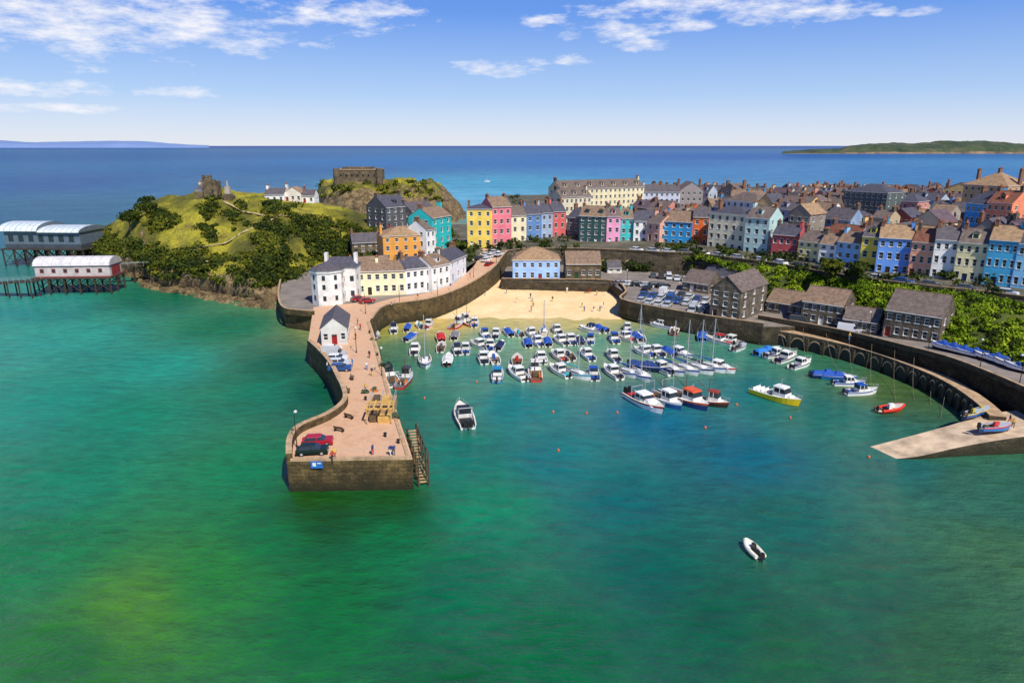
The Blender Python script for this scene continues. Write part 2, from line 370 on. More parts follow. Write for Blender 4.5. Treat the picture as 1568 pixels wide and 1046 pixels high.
lr=[[P(530,405,4.2),P(600,425,4.6),P(700,420,6.1),P(735,396,7.8),P(790,388,8.8)],
    [P(530,392,5),P(600,402,6.5),P(690,392,8),P(740,381,8.9),P(790,379,9)],
    [P(540,380,7),P(620,378,8.5),P(690,378,9),P(745,374,9.3),P(810,372,9.4)],
    [(XU(540,330,8),330,8),(XU(620,330,9),330,9),(XU(690,330,9),330,9),(XU(745,330,9),330,9),(XU(810,330,9),330,9)],
    [(XU(540,400,-3),400,-3),(XU(620,400,-3),400,-3),(XU(690,400,-3),400,-3),(XU(745,400,-3),400,-3),(XU(810,400,-3),400,-3)]]
lo,LG=surface('hillside_street',lr,40,50,[TOWNG],.2,.06,linr)
# ---- right green slope
sb=[(1040,418,4.4),(1110,430,4.4),(1175,464,4.6),(1245,472,4.9),(1320,490,5.3),(1380,508,5.8),(1450,525,6.2),(1530,549,6.4),(1610,577,6.4),(1800,640,6.4)]
st=[(1040,391,10.6),(1110,400,11),(1175,408,11.2),(1235,418,11.7),(1300,430,12.2),(1350,436,12.4),(1410,443,12.7),(1500,453,12.8),(1600,467,12.8),(1800,501,12.8)]
B0=[P(*a) for a in sb];B1=[P(*a) for a in st]
mid=[tuple(a[i]*.5+b[i]*.5 for i in range(3)) for a,b in zip(B0,B1)]
mid=[(m[0],m[1],m[2]+.8) for m in mid]
so,SG=surface('green_slope',[B0,mid,B1],24,120,[SCRUB],.5,.15)
# ---- castle hill
cols=[(118,[(392,None,0),(386,294),(382,296),(376,300)],310,2),
(160,[(410,None,0),(390,262),(376,272),(354,286)],300,10),
(205,[(422,None,0),(398,247),(366,258),(330,275)],300,15),
(245,[(440,None,0),(412,225),(372,245),(318,275)],305,20),
(300,[(449,None,0),(421,216),(378,238),(304,275)],308,22),
(350,[(458,None,0),(429,207),(380,232),(301,280)],310,22),
(400,[(467,None,0),(438,201),(374,228),(306,284)],312,21),
(445,[(470,None,0),(428,214),(366,240),(309,286)],312,20),
(500,[(412,None,4.2),(390,247),(356,262),(322,286)],312,17),
(555,[(392,None,5.5),(378,262),(352,272),(331,288)],314,13),
(620,[(378,None,8),(366,276),(354,284),(340,294)],316,10),
(690,[(372,None,8),(364,282),(358,288),(350,296)],318,7)]
net=[[] for _ in range(6)]
for u,pr,yb,zb in cols:
    for r,t in enumerate(pr):
        if r==0: net[0].append(P(u,t[0],t[2]-.8))
        else: net[r].append(PY(u,t[0],t[1]))
    net[4].append((XU(u,yb,zb),yb,zb)); net[5].append((XU(u,yb+28,-3),yb+28,-3))
def hm(i,j,a,b):
    d=math.hypot(b[0]-a[0],b[1]-a[1]); sl=abs(b[2]-a[2])/(d+1e-6)
    if i<.22+.05*mnoise.noise(Vector((j*30,0,0))) and j<.66: return 1
    return 1 if sl>1.2 else 0
ho,HG=surface('castle_hill',net,120,260,[GRASS,ROCK],2.4,.075,cr,hm)
# ---- fort island
cols=[(478,455,[345,335,330,322]),(492,420,[350,318,296,286]),(520,405,[352,312,285,275]),(560,400,[352,312,288,273]),(600,400,[352,318,294,276]),(640,402,[352,320,294,279]),(668,408,[352,322,296,284]),(692,415,[350,332,316,302]),(714,425,[348,343,338,332])]
net=[[] for _ in range(6)]
for u,y,vs in cols:
    for r,v in enumerate(vs):
        net[r].append(PY(u,v,y+[0,5,18,38][r]))
    zt=net[3][-1][2]
    net[4].append((XU(u,y+60,zt*.8),y+60,max(0,zt*.8))); net[5].append((XU(u,y+75,-3),y+75,-3))
for k in range(len(net[0])): x,y,z=net[0][k]; net[0][k]=(x,y,-2)
io,IG=surface('rocky_island',net,90,150,[GRASS,ROCK],3.6,.075,cr,lambda i,j,a,b: 1 if (i<.32 or j>.78 or abs(b[2]-a[2])/(math.hypot(b[0]-a[0],b[1]-a[1])+1e-6)>.8) else 0)
# ---- distant land
FARG=ground('distant_heath',[(.35,C((40,58,40))),(.55,C((66,80,52))),(.75,C((104,92,70)))],.012,.05,.35,bs=0)
FARC=ground('distant_cliff',[(.35,C((86,72,60))),(.7,C((160,132,102)))],.01,.05,.3,bs=0)
def farland(name,prof,y,dep,mats,amp,sc,split=None):
    net=[[],[],[],[]]
    for u,v in prof:
        z=max(ZY(v,y+dep*.3),.2)
        for r,(dy,zz) in enumerate(((0,-1),(dep*.05,z*.5),(dep*.3,z),(dep,-3))): net[r].append((XU(u,y+dy,zz),y+dy,zz))
    surface(name,net,20,200,mats,amp,sc,linr,split,True,ampfn=lambda g: max(0,min(1,g[2]/30)))
farland('distant_island',[(1198,232),(1215,230.5),(1240,228.5),(1262,227),(1285,226),(1298,221),(1330,218.5),(1390,219),(1430,218),(1480,215),(1530,217.5),(1570,218),(1640,216),(1750,220)],4000,900,[FARG,FARC],12,.005,lambda i,j,a,b: 1 if i<.10 else 0)
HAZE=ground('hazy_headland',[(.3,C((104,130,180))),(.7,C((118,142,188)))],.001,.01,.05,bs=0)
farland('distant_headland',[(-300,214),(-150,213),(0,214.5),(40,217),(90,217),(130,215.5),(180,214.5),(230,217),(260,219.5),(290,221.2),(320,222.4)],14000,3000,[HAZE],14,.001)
# ---- buildings
def wallholes(mb,O,ex,W,Ht,holes,wm,tm=TRIM,surround=True,z0=0):
    nx,ny=ex[1],-ex[0]
    def pt(x,z,d=0): return (O[0]+ex[0]*x-nx*d,O[1]+ex[1]*x-ny*d,z)
    xs=sorted({0,W}|{h[0] for h in holes}|{h[1] for h in holes}); zs=sorted({z0,Ht}|{h[2] for h in holes}|{h[3] for h in holes})
    for i in range(len(xs)-1):
        for j in range(len(zs)-1):
            cx=(xs[i]+xs[i+1])/2;cz=(zs[j]+zs[j+1])/2
            if any(h[0]<cx<h[1] and h[2]<cz<h[3] for h in holes): continue
            mb.face([pt(xs[i],zs[j]),pt(xs[i+1],zs[j]),pt(xs[i+1],zs[j+1]),pt(xs[i],zs[j+1])],wm)
    return pt
def winparts(wb,db,pt,holes,tm,doorm):
    for x0,x1,z0,z1,k in holes:
        d=.2
        for a,b in (((x0,z0),(x1,z0)),((x1,z0),(x1,z1)),((x1,z1),(x0,z1)),((x0,z1),(x0,z0))):
            wb.face([pt(*a),pt(*b),pt(*b,d),pt(*a,d)],tm)
        if k=='w':
            f=.08
            wb.face([pt(x0+f,z0+f,d-.01),pt(x1-f,z0+f,d-.01),pt(x1-f,z1-f,d-.01),pt(x0+f,z1-f,d-.01)],GLASS)
            wb.face([pt(x0,z0,d),pt(x1,z0,d),pt(x1,z1,d),pt(x0,z1,d)],tm)
            zc=(z0+z1)/2
            wb.face([pt(x0+f,zc-.04,d-.02),pt(x1-f,zc-.04,d-.02),pt(x1-f,zc+.04,d-.02),pt(x0+f,zc+.04,d-.02)],tm)
            for a in ((x0-.1,x1+.1,z1,z1+.1),(x0-.14,x1+.14,z0-.1,z0)):
                p=[pt(a[0],a[2],0),pt(a[1],a[2],0),pt(a[1],a[2],-.07),pt(a[0],a[2],-.07),pt(a[0],a[3],0),pt(a[1],a[3],0),pt(a[1],a[3],-.07),pt(a[0],a[3],-.07)]
                wb.hexa(p,tm)
        else:
            db.face([pt(x0,z0,d),pt(x1,z0,d),pt(x1,z1,d),pt(x0,z1,d)],doorm)
            db.face([pt(x0+.2,z1-.5,d-.02),pt(x1-.2,z1-.5,d-.02),pt(x1-.2,z1-.15,d-.02),pt(x0+.2,z1-.15,d-.02)],GLASS)
DOORS=[M((150,30,30),.4,'door_paint'),M((30,60,120),.4,'door_paint'),M((40,80,50),.4,'door_paint'),M((230,228,220),.4,'door_paint'),M((60,44,34),.4,'door_paint')]
def house(name,A,B,z,Ht,depth,col,roofm=None,st=None,bays=None,roof='gable',chim=2,rh=None,wm=None,tm=TRIM,sides=True,ww=1.1,dormer=0,below=3.0,door=True,wing=0):
    A=Vector(A[:2]);B=Vector(B[:2]);d=B-A;W=d.length-.03;rz=math.atan2(d.y,d.x)
    par=empty(name,(A.x,A.y,z),rz)
    wm=wm or M(col,.75,'painted_render',.2,.35); roofm=roofm or random.choice(SLATE[:4])
    st=st or max(1,round(Ht/3.1)); bays=bays or max(1,round(W/2.6))
    wb=MB();wl=MB();db=MB();rb=MB();cb=MB()
    def holes(Wd,nb,isfront):
        hs=[];sh=Ht/st; bw=Wd/nb; w=min(ww,bw*.5); di=random.randrange(nb)
        for f in range(st):
            for i in range(nb):
                xc=bw*(i+.5); zb=f*sh+sh*.3; hh=min(1.7,sh*.52)*(1 if f<st-1 else .85)
                if f==0 and isfront and door and i==di: hs.append((xc-.55,xc+.55,.05,min(2.3,sh*.8),'d'))
                else: hs.append((xc-w/2,xc+w/2,zb,zb+hh,'w'))
        return hs
    hf=holes(W,bays,True); pt=wallholes(wl,(0,0),(1,0),W,Ht,hf,wm); winparts(wb,db,pt,hf,tm,random.choice(DOORS))
    nb2=max(1,round(depth/4.5))
    for O,ex in (((0,depth),(0,-1)),((W,0),(0,1))):
        hs=holes(depth,nb2,False) if sides else []
        pt=wallholes(wl,O,ex,depth,Ht,hs,wm); winparts(wb,db,pt,hs,tm,DOORS[0])
    hs=holes(W,bays,False) if sides else []
    pt=wallholes(wl,(W,depth),(-1,0),W,Ht,hs,wm); winparts(wb,db,pt,hs,tm,DOORS[0])
    wl.box(.01,W-.01,.01,depth-.01,-below,-.002,wm)
    rh=rh or depth*.32; o=.3; t=.16
    if roof=='gable':
        wl.face([(0,depth,Ht),(0,0,Ht),(0,depth/2,Ht+rh)],wm); wl.face([(W,0,Ht),(W,depth,Ht),(W,depth/2,Ht+rh)],wm)
        sl=rh/(depth/2)
        for sgn in (0,1):
            y0=-o if sgn==0 else depth+o; ze=Ht-o*sl+.02; ym=depth/2; zr=Ht+rh+.02
            rb.hexa([(-.06,y0,ze),(W+.06,y0,ze),(W+.06,ym,zr),(-.06,ym,zr),(-.06,y0,ze+t),(W+.06,y0,ze+t),(W+.06,ym,zr+t),(-.06,ym,zr+t)],roofm)
        rb.box(-.05,W+.05,depth/2-.15,depth/2+.15,Ht+rh+t-.06,Ht+rh+t+.08,SLATE[3])
        rb.box(.02,W-.02,-o-.1,-o,Ht-o*sl,Ht-o*sl+.14,tm)
        zr=Ht+rh
    elif roof=='xgable':
        wl.face([(0,0,Ht),(W,0,Ht),(W/2,0,Ht+rh)],wm); wl.face([(W,depth,Ht),(0,depth,Ht),(W/2,depth,Ht+rh)],wm)
        sl=rh/(W/2)
        for sgn in (0,1):
            x0=-o if sgn==0 else W+o; ze=Ht-o*sl+.02; xm=W/2; zr=Ht+rh+.02
            rb.hexa([(x0,-.15,ze),(x0,depth+.15,ze),(xm,depth+.15,zr),(xm,-.15,zr),(x0,-.15,ze+t),(x0,depth+.15,ze+t),(xm,depth+.15,zr+t),(xm,-.15,zr+t)],roofm)
        zr=Ht+rh
    elif roof=='hip':
        r=min(W,depth)*.5; ridge=[(r if W>depth else W/2,depth/2 if W>depth else r),(W-r if W>depth else W/2,depth/2 if W>depth else depth-r)]
        e=[(-o,-o,Ht),(W+o,-o,Ht),(W+o,depth+o,Ht),(-o,depth+o,Ht)]; r0=(*ridge[0],Ht+rh);r1=(*ridge[1],Ht+rh)
        if W>depth: fs=[(e[0],e[1],r1,r0),(e[2],e[3],r0,r1),(e[1],e[2],r1),(e[3],e[0],r0)]
        else: fs=[(e[0],e[1],r0),(e[1],e[2],r1,r0),(e[2],e[3],r1),(e[3],e[0],r0,r1)]
        for f_ in fs: rb.face(f_,roofm)
        rb.box(-o,W+o,-o,depth+o,Ht-.15,Ht-.003,tm); zr=Ht+rh
    else:
        rb.box(.3,W-.3,.3,depth-.3,Ht-.1,Ht+.05,roofm)
        for a in ((-.06,W+.06,-.06,.3),(-.06,W+.06,depth-.3,depth+.06),(-.06,.3,.3,depth-.3),(W-.3,W+.06,.3,depth-.3)): wl.box(a[0],a[1],a[2],a[3],Ht,Ht+.6,wm)
        zr=Ht+.3
    for i in range(chim):
        cx=[.45,W-.45,W/2][i%3]; cy=depth/2+random.choice((-.2,.2)); ch=random.uniform(.7,1.5)
        cb.box(cx-.38,cx+.38,cy-.9,cy+.9,Ht*.9,zr+ch,random.choice([BRK,wm,WARE,BRK])); cb.box(cx-.46,cx+.46,cy-.98,cy+.98,zr+ch,zr+ch+.17,WARE)
        for k in (-.55,0,.55): cb.cyl((cx,cy+k,zr+ch+.17),(cx,cy+k,zr+ch+.7),.15,.12,6,POT)
    if roof=='gable':
        sl=rh/(depth/2)
        for i in range(dormer):
            x=W*(i+.5)/dormer; y0=depth*.12; z0=Ht+y0*sl
            cb.box(x-.75,x+.75,y0,depth*.42,z0,z0+1.5,wm); cb.box(x-.5,x+.5,y0-.03,y0-.005,z0+.35,z0+1.3,GLASS)
            cb.hexa([(x-.9,y0-.15,z0+1.5),(x+.9,y0-.15,z0+1.5),(x+.9,depth*.45,z0+1.5),(x-.9,depth*.45,z0+1.5),(x-.05,y0-.15,z0+2.1),(x+.05,y0-.15,z0+2.1),(x+.05,depth*.45,z0+2.1),(x-.05,depth*.45,z0+2.1)],roofm)
        if wing:   # rear wing with lower cross roof
            x0=W*.15;x1=W*.6;zw=Ht*.75
            wl.box(x0,x1,depth+.002,depth+wing,-below,zw,wm)
            rb.hexa([(x0-.2,depth,zw),(x1+.2,depth,zw),(x1+.2,depth+wing+.2,zw),(x0-.2,depth+wing+.2,zw),((x0+x1)/2-.05,depth,zw+1.6),((x0+x1)/2+.05,depth,zw+1.6),((x0+x1)/2+.05,depth+wing+.2,zw+1.6),((x0+x1)/2-.05,depth+wing+.2,zw+1.6)],random.choice(SLATE))
    for b,n in ((wl,'walls'),(rb,'roof'),(wb,'windows'),(db,'door'),(cb,'chimneys')):
        if b.f: b.obj(n,parent=par)
    return par
def H2(u1,v1,u2,v2,z,vt,depth,col,name='terraced_house',**k):
    A=P(u1,v1,z);B=P(u2,v2,z); h=ZY(vt,A[1])-z
    return house(name,A,B,z,h,depth,col,**k)
yel=(240,206,92);pink=(230,122,138);cream=(242,230,190);blu=(90,150,210);sal=(212,100,100);wht=(240,239,236)
H2(716,379,754,379,9,320,10,yel,st=4,chim=1,roof='hip',rh=1.5)
H2(754,378,783,376,9,317,10,pink,st=4,roofm=SLATE[3])
H2(783,373,806,372,9.2,330,10,cream,st=3)
H2(806,371,829,370,9.3,328,10,(96,136,190),st=3)
H2(829,369,846,368,9.4,326,10,(160,178,204),st=3)
H2(846,367,866,366,9.5,324,10,sal,st=3)
H2(868,366,886,368,9.6,332,10,(120,106,106),st=3)
H2(886,372,928,374,9.8,330,10,(44,80,82),st=4,bays=4,dormer=2)
H2(928,374,949,374,9.8,331,10,(240,160,200),st=3,dormer=1)
H2(949,374,969,374,9.8,334,10,(60,190,190),st=3,dormer=1)
H2(969,374,1012,375,10,338,10,wht,st=3,bays=4)
H2(1013,376,1058,379,10.4,338,10,(40,146,210),st=3,bays=4)
H2(1058,378,1084,379,10.6,332,10,(222,104,46),st=3,bays=2)
H2(1082,381,1137,388,11,325,11,(236,226,194),st=4,bays=5,roof='hip',rh=2.2)
H2(1137,389,1173,393,11.2,332,10,(186,218,216),st=4,bays=3,dormer=1)
H2(1179,396,1218,400,11.4,358,8,(194,84,86),st=2,bays=4)
H2(1219,402,1251,406,11.7,368,8,(244,228,156),st=3,bays=3)
H2(1251,407,1277,410,11.9,372,8,wht,st=3,bays=2)
H2(1277,410,1313,415,12,369,8,(142,196,242),st=3,bays=3)
H2(1313,416,1341,419,12.2,361,9,(250,220,80),st=3,bays=2,dormer=1)
H2(1338,420,1390,424,12.3,363,9,(106,160,242),st=3,bays=4,roofm=SLATE[6])
H2(1388,424,1424,428,12.5,369,9,(252,176,142),st=3,bays=3,roofm=SLATE[4])
H2(1422,428,1459,431,12.7,366,9,wht,st=3,bays=3)
H2(1457,431,1504,436,12.9,370,9,(244,232,178),st=3,bays=4,dormer=1)
H2(1502,436,1548,441,13,366,9,(70,174,220),st=3,bays=4,roofm=SLATE[6])
H2(1546,441,1600,447,13,372,9,(140,206,248),st=3,bays=4)
H2(1600,447,1660,454,13,368,9,(235,190,200),st=3,bays=4)
H2(588,401,657,397,6.6,362,12,(230,160,70),name='harbour_hotel',st=3,bays=5,roof='hip',rh=2.6,chim=1,roofm=SLATE[6])
H2(654,397,668,394,7,352,9,wht,st=3)
H2(663,391,692,384,7.8,334,10,(40,184,186),st=4,bays=3)
H2(592,352,630,348,13,318,13,(86,88,94),name='stone_townhouse',st=3,bays=4,chim=2,dormer=1,roofm=SLATE[2])
H2(631,350,668,346,13,324,10,(104,100,100),name='stone_townhouse',st=2,bays=3,chim=2,roofm=SLATE[0])
H2(540,388,584,386,7,372,9,(150,128,104),name='stone_cottage',st=2,bays=4,wm=RUIN)
H2(536,453,622,450,4.6,416,8,(242,232,190),name='harbour_cottage',st=2,bays=7,chim=3,roofm=SLATE[3],rh=2)
H2(622,449,662,444,4.8,412,8,wht,name='harbour_cottage',st=2,bays=4)
H2(662,444,690,437,5.1,408,8,wht,name='harbour_cottage',st=2,bays=3,dormer=1)
H2(690,433,714,421,5.8,400,8,(225,230,238),name='harbour_cottage',st=2,bays=3)
H2(546,432,600,428,4.6,410,8,(200,190,176),name='harbour_cottage',st=2,bays=4,chim=1)
H2(785,430,857,430,4.5,398,12,(152,190,246),name='harbour_office',st=2,bays=6,roof='hip',rh=3.2,chim=1,roofm=SLATE[6])
H2(866,428,920,428,4.5,404,10,(150,130,100),name='stone_hall',st=1,bays=5,chim=0,wm=RUIN,roofm=SLATE[3])
H2(493,529,533,527,4.52,503,12,(205,205,200),name='pier_store',st=1,bays=3,roof='xgable',rh=2.2,chim=0,roofm=SLATE[0])
def WH(u1,v1,u2,v2,z,vt,dep,roof,**k): H2(u1,v1,u2,v2,z,vt,dep,(100,96,92),name='stone_warehouse',wm=WARE,roof=roof,chim=0,roofm=random.choice([SLATE[1],SLATE[3]]),**k)
WH(1086,484,1131,492,4.6,440,15,'xgable',st=3,bays=3,rh=3.2)
WH(1044,444,1084,450,4.6,430,9,'gable',st=1,bays=4)
WH(1172,476,1226,485,4.8,460,8,'gable',st=1,bays=5)
WH(1225,492,1288,502,5.1,460,9,'gable',st=2,bays=5)
WH(1288,506,1342,514,5.4,487,7,'gable',st=1,bays=4)
WH(1350,514,1436,529,5.8,473,10,'gable',st=2,bays=6,rh=3.6)
H2(1075,430,1120,438,4.6,418,8,(200,195,188),name='harbour_shed',st=1,bays=3,chim=0)
H2(930,418,952,418,4.5,410,6,(226,222,214),name='harbour_shed',st=1,bays=2,chim=0)
def HY(u1,u2,y1,y2,vt,depth,col,name='town_house',**k):
    A0=(XU(u1,y1,15),y1);B0_=(XU(u2,y2,15),y2); z=tz((A0[0]+B0_[0])/2,(A0[1]+B0_[1])/2)
    return house(name,A0,B0_,z,ZY(vt,y1)-z,depth,col,below=6,**k)
HY(858,985,322,345,290,11,(234,220,180),name='cliff_hotel',st=4,bays=18,chim=2,dormer=7,roofm=SLATE[1])
HY(858,905,300,308,302,9,(222,210,182),name='cliff_hotel',st=3,bays=7,dormer=3)
HY(985,1040,345,345,294,10,(200,205,225),bays=7,chim=3)
HY(1040,1075,350,350,291,12,(150,140,140),roof='xgable')
HY(1117,1170,330,325,302,10,(40,150,210),name='blue_house',bays=6,chim=3)
HY(1287,1352,290,275,292,14,(84,96,96),name='slate_hall',roof='hip',rh=3,chim=0,bays=8)
HY(1466,1532,285,270,282,16,(194,154,112),name='stone_hotel',roof='hip',rh=5,chim=3,bays=7,roofm=SLATE[6])
HY(1468,1500,215,207,310,10,(60,164,230),name='blue_house',bays=4)
HY(1498,1536,206,200,309,10,(236,142,106),name='salmon_house',bays=4,dormer=1,roofm=SLATE[4])
# infill town
fp=np.array([P(*e)[:2] for e in edge[2:]])
FC=[(205,200,196),(232,230,226),(146,134,124),(116,106,98),(196,176,144),(176,94,82),(206,140,128),(110,140,190),(232,214,172),(136,160,190),(88,82,82),(176,190,204),(232,196,130),(160,176,214),(122,110,100),(158,76,66),(80,150,196),(222,170,150),(100,90,84),(170,158,146)]
dirv=np.array([.6,-.8]);nrm=np.array([.8,.6])
def distline(p):
    best=1e9
    for a,b in zip(fp[:-1],fp[1:]):
        ab=b-a;t=np.clip(np.dot(p-a,ab)/np.dot(ab,ab),0,1);q_=a+ab*t; d=np.linalg.norm(p-q_)
        if d<best: best=d; sg=ab[0]*(p-a)[1]-ab[1]*(p-a)[0]
    return best if sg>0 else -best
nh=0
for k in range(-3,16):
    t=-330.0+random.uniform(0,6)
    base=np.array([53.,246.])+nrm*(k*17+random.uniform(-1,1))
    jog=0;cnt=0
    while t<200:
        if cnt<=0: jog=random.uniform(-2.5,2.5); hbase=random.choice([4.5,5.6,6,6.5,8,8.6,9.6,11]); cnt=random.randint(1,4)
        cnt-=1
        W=random.choice([5.5,6,7.5,9,11,14]); p=base+dirv*(t+W/2)+nrm*4
        ok=p[1]<425 and p[1]>120 and distline(p)>23
        u=UOF(p[0],p[1],16)
        if ok and 990<u<1780 and random.random()>.12 and not (1100<u<1180 and 310<p[1]<345) and not(p[1]>300 and u<1080 and p[1]<365) and not (1275<u<1360 and 268<p[1]<308) and not (1455<u<1545 and 262<p[1]<305) and not (1455<u<1550 and 192<p[1]<228):
            tw=random.choice([0,0,0,.06,-.08]); dv=np.array([dirv[0]*math.cos(tw)-dirv[1]*math.sin(tw),dirv[0]*math.sin(tw)+dirv[1]*math.cos(tw)])
            a=base+dirv*t+nrm*jog;b=a+dv*W
            z=tz(*p); hgt=hbase+random.uniform(-.6,.6)
            if p[1]>350: hgt=min(hgt,7)
            nh+=1
            house('town_house',a,b,z,hgt,random.uniform(7.5,9.5),random.choice(FC),roofm=random.choice(SLATE[:3]*2+SLATE+[SLATE[5]]),chim=random.choice([0,1,2,2]),roof=random.choice(['gable']*5+['xgable','xgable','hip']),dormer=random.choice([0,0,1,2]),below=5,rh=random.uniform(2.0,3.8),wing=random.choice([0,3,4.5]))
        t+=W+(random.uniform(1,7) if random.random()<.25 else .02)
print('infill',nh)
# ---- white round-fronted house
par=empty('white_lookout_house',P(500,467,4.45))
mb=MB();wb=MB();rb=MB()
def octa(r,k=8): return [(r*math.cos(math.pi/8+2*math.pi*i/8),r*math.sin(math.pi/8+2*math.pi*i/8)+3) for i in range(8)]
mb.prism(octa(4.3),-1,8.6,WHITE,WHITE); mb.prism(octa(4.6),8.6,8.85,TRIM,TRIM); mb.prism(octa(4.35),8.85,9.3,WHITE,WHITE)
mb.box(-2,7,5,12,-1,9.2,WHITE)
e=octa(4.7)
for i in range(8): rb.face([(e[i][0],e[i][1],9.3),(e[(i+1)%8][0],e[(i+1)%8][1],9.3),(0,3,11.2)],SLATE[0])
rb.hexa([(-2.3,4.7,9.2),(7.3,4.7,9.2),(7.3,12.3,9.2),(-2.3,12.3,9.2),(0,8.4,11.6),(5,8.4,11.6),(5,8.6,11.6),(0,8.6,11.6)],SLATE[2])
o8=octa(4.31)
for i in range(8):
    a=Vector(o8[i]);b=Vector(o8[(i+1)%8]);m_=(a+b)/2;d=(b-a).normalized();nn=Vector((d.y,-d.x))
    for z in (1.2,4.2,6.6):
        for w_,hh,off,mm in ((.55,1.5,.03,TRIM),(.42,1.3,.05,GLASS)):
            p0=m_-d*w_+nn*off;p1=m_+d*w_+nn*off; z_=z+(1.5-hh)/2
            wb.face([(p0.x,p0.y,z_),(p1.x,p1.y,z_),(p1.x,p1.y,z_+hh),(p0.x,p0.y,z_+hh)],mm)
for x in (0.5,3,5.5):
    for z in (1.5,5.5): wb.box(x,x+1,4.93,4.99,z,z+1.4,GLASS)
for z in (1.5,5.5): wb.box(7.01,7.06,7,8,z,z+1.4,GLASS)
for cx,cy in ((-1.5,9),(6.5,9)):
    rb.box(cx-.4,cx+.4,cy-.8,cy+.8,8,12.6,WHITE)
mb.obj('walls',parent=par);wb.obj('windows',parent=par);rb.obj('roof',parent=par)
# ---- castle tower, monument, fort
par=empty('castle_tower',PY(327,303,276)); mb=MB()
mb.box(-2.6,2.6,-2.4,2.4,-3,6.5,RUIN); mb.cyl((-1.6,0,-3),(-1.6,0,8.0),1.9,1.8,14,RUIN)
for i in range(7):
    a=2*math.pi*i/7; mb.box(-1.6+1.55*math.cos(a)-.3,-1.6+1.55*math.cos(a)+.3,1.55*math.sin(a)-.3,1.55*math.sin(a)+.3,8,8.8,RUIN)
for x in (0.6,1.5,2.3): mb.box(x-.25,x+.25,-2.4,-1.9,6.5,7.2,RUIN)
mb.box(-2.0,-1.6,-1.95,-1.88,2,3.4,DARK);mb.box(.8,1.3,-2.46,-2.41,2,3.4,DARK)
mb.box(-7,-2.7,-.6,.6,-3,2.2,RUIN); mb.obj('tower_walls',parent=par)
par=empty('hilltop_statue',PY(350,301,278)); mb=MB()
MBL=M((170,160,150),.8,'marble')
mb.box(-2,2,-2,2,-2,.5,RUIN);mb.box(-1.4,1.4,-1.4,1.4,.5,1.1,RUIN); mb.wedge(-1,1,2,1.1,4,.15,.15,.85,MBL)
mb.cyl((0,0,4),(0,0,5.2),.42,.3,8,MBL);mb.cyl((0,0,5.2),(0,0,6),.38,.2,8,MBL);mb.cyl((0,0,6),(0,0,6.4),.16,.14,8,MBL)
mb.obj('statue_body',parent=par)
a=PY(516,278,425);b=PY(581,277,425); par=empty('island_fort',(a[0],a[1],ZY(277,425))); W=b[0]-a[0]; mb=MB()
mb.box(0,W,0,18,-5,6.2,RUIN); mb.box(-.3,W+.3,-.3,18.3,6.2,6.9,M((150,128,100),.9,'fort_coping')); mb.box(3,W-5,3,14,6.9,8,RUIN)
for i in range(7): mb.box(2+i*W/7.6,3+i*W/7.6,-.06,-.02,2.5,4,DARK)
for cx in (0,W): mb.cyl((cx,0,-5),(cx,0,7.3),2,1.9,12,RUIN)
mb.obj('fort_walls',parent=par)
for u1,u2,v,y,hh,rf,cl_ in ((406,436,311,288,4.5,'gable',wht),(436,462,310,290,5,'xgable',(226,216,204)),(462,482,312,291,4.2,'gable',wht),(302,317,305,279,4.5,'gable',(214,204,190))):
    A=PY(u1,v,y);B=PY(u2,v,y); house('hilltop_house',A,B,A[2],hh*.8,7,cl_,chim=1,roofm=SLATE[6] if rf=='xgable' else SLATE[0],roof=rf,rh=2.2)
# ---- lifeboat stations on piles
def piles(mb,x0,x1,y0,y1,nx,ny,zt,r=.28):
    for i in range(nx):
        for j in range(ny):
            x=x0+(x1-x0)*i/(nx-1);y=y0+(y1-y0)*j/(ny-1)
            mb.cyl((x,y,-3),(x,y,zt),r,r,7,DWOOD)
            if i<nx-1:
                x2=x0+(x1-x0)*(i+1)/(nx-1)
                mb.cyl((x,y,1),(x2,y,zt-.5),.13,.13,5,DWOOD); mb.cyl((x2,y,1),(x,y,zt-.5),.13,.13,5,DWOOD)
    mb.box(x0-.5,x1+.5,y0-.5,y1+.5,zt,zt+.4,DWOOD)
p=P(55,452,0); par=empty('old_lifeboat_station',(p[0],p[1],0),math.radians(4)); mb=MB(); piles(mb,0,23,0,9,6,3,5.0); mb.obj('piles',parent=par)
RB=M((196,184,182),.5,'boathouse_wall'); RR_=M((214,208,210),.6,'pale_metal_roof',.2); RDB=M((150,62,60),.5,'red_doors')
mb=MB(); mb.box(.5,23,1,8.5,5.4,9.0,RB); mb.box(.4,23.1,.92,8.58,5.4,5.7,RDB); mb.box(.38,23.12,.9,8.6,8.8,9.01,RDB)
for i in range(6): mb.box(2+i*3.5,3.2+i*3.5,.94,.98,6.8,8.1,RDB); mb.box(2.2+i*3.5,3.0+i*3.5,.9,.935,7,7.9,GLASS)
mb.box(23.01,23.08,2,7.5,5.9,8.6,RDB)
mb.obj('walls',parent=par)
mb=MB(); 
for k in range(8):
    a0=math.pi*k/8;a1=math.pi*(k+1)/8
    pa=(4.75-4.2*math.cos(a0),9.05+2.4*math.sin(a0));pb=(4.75-4.2*math.cos(a1),9.05+2.4*math.sin(a1))
    mb.face([(.2,pa[0],pa[1]),(23.3,pa[0],pa[1]),(23.3,pb[0],pb[1]),(.2,pb[0],pb[1])],RR_)
for k in range(9):
    x=.3+k*2.85; 
    for j in range(8):
        a0=math.pi*j/8;a1=math.pi*(j+1)/8
        mb.cyl((x,4.75-4.2*math.cos(a0),9.07+2.4*math.sin(a0)),(x,4.75-4.2*math.cos(a1),9.07+2.4*math.sin(a1)),.07,.07,4,STEEL,False)
for x in (.2,23.3): mb.face([(x,4.75-4.2*math.cos(math.pi*k/8),9.05+2.4*math.sin(math.pi*k/8)) for k in range(9)],RB)
mb.obj('roof',parent=par)
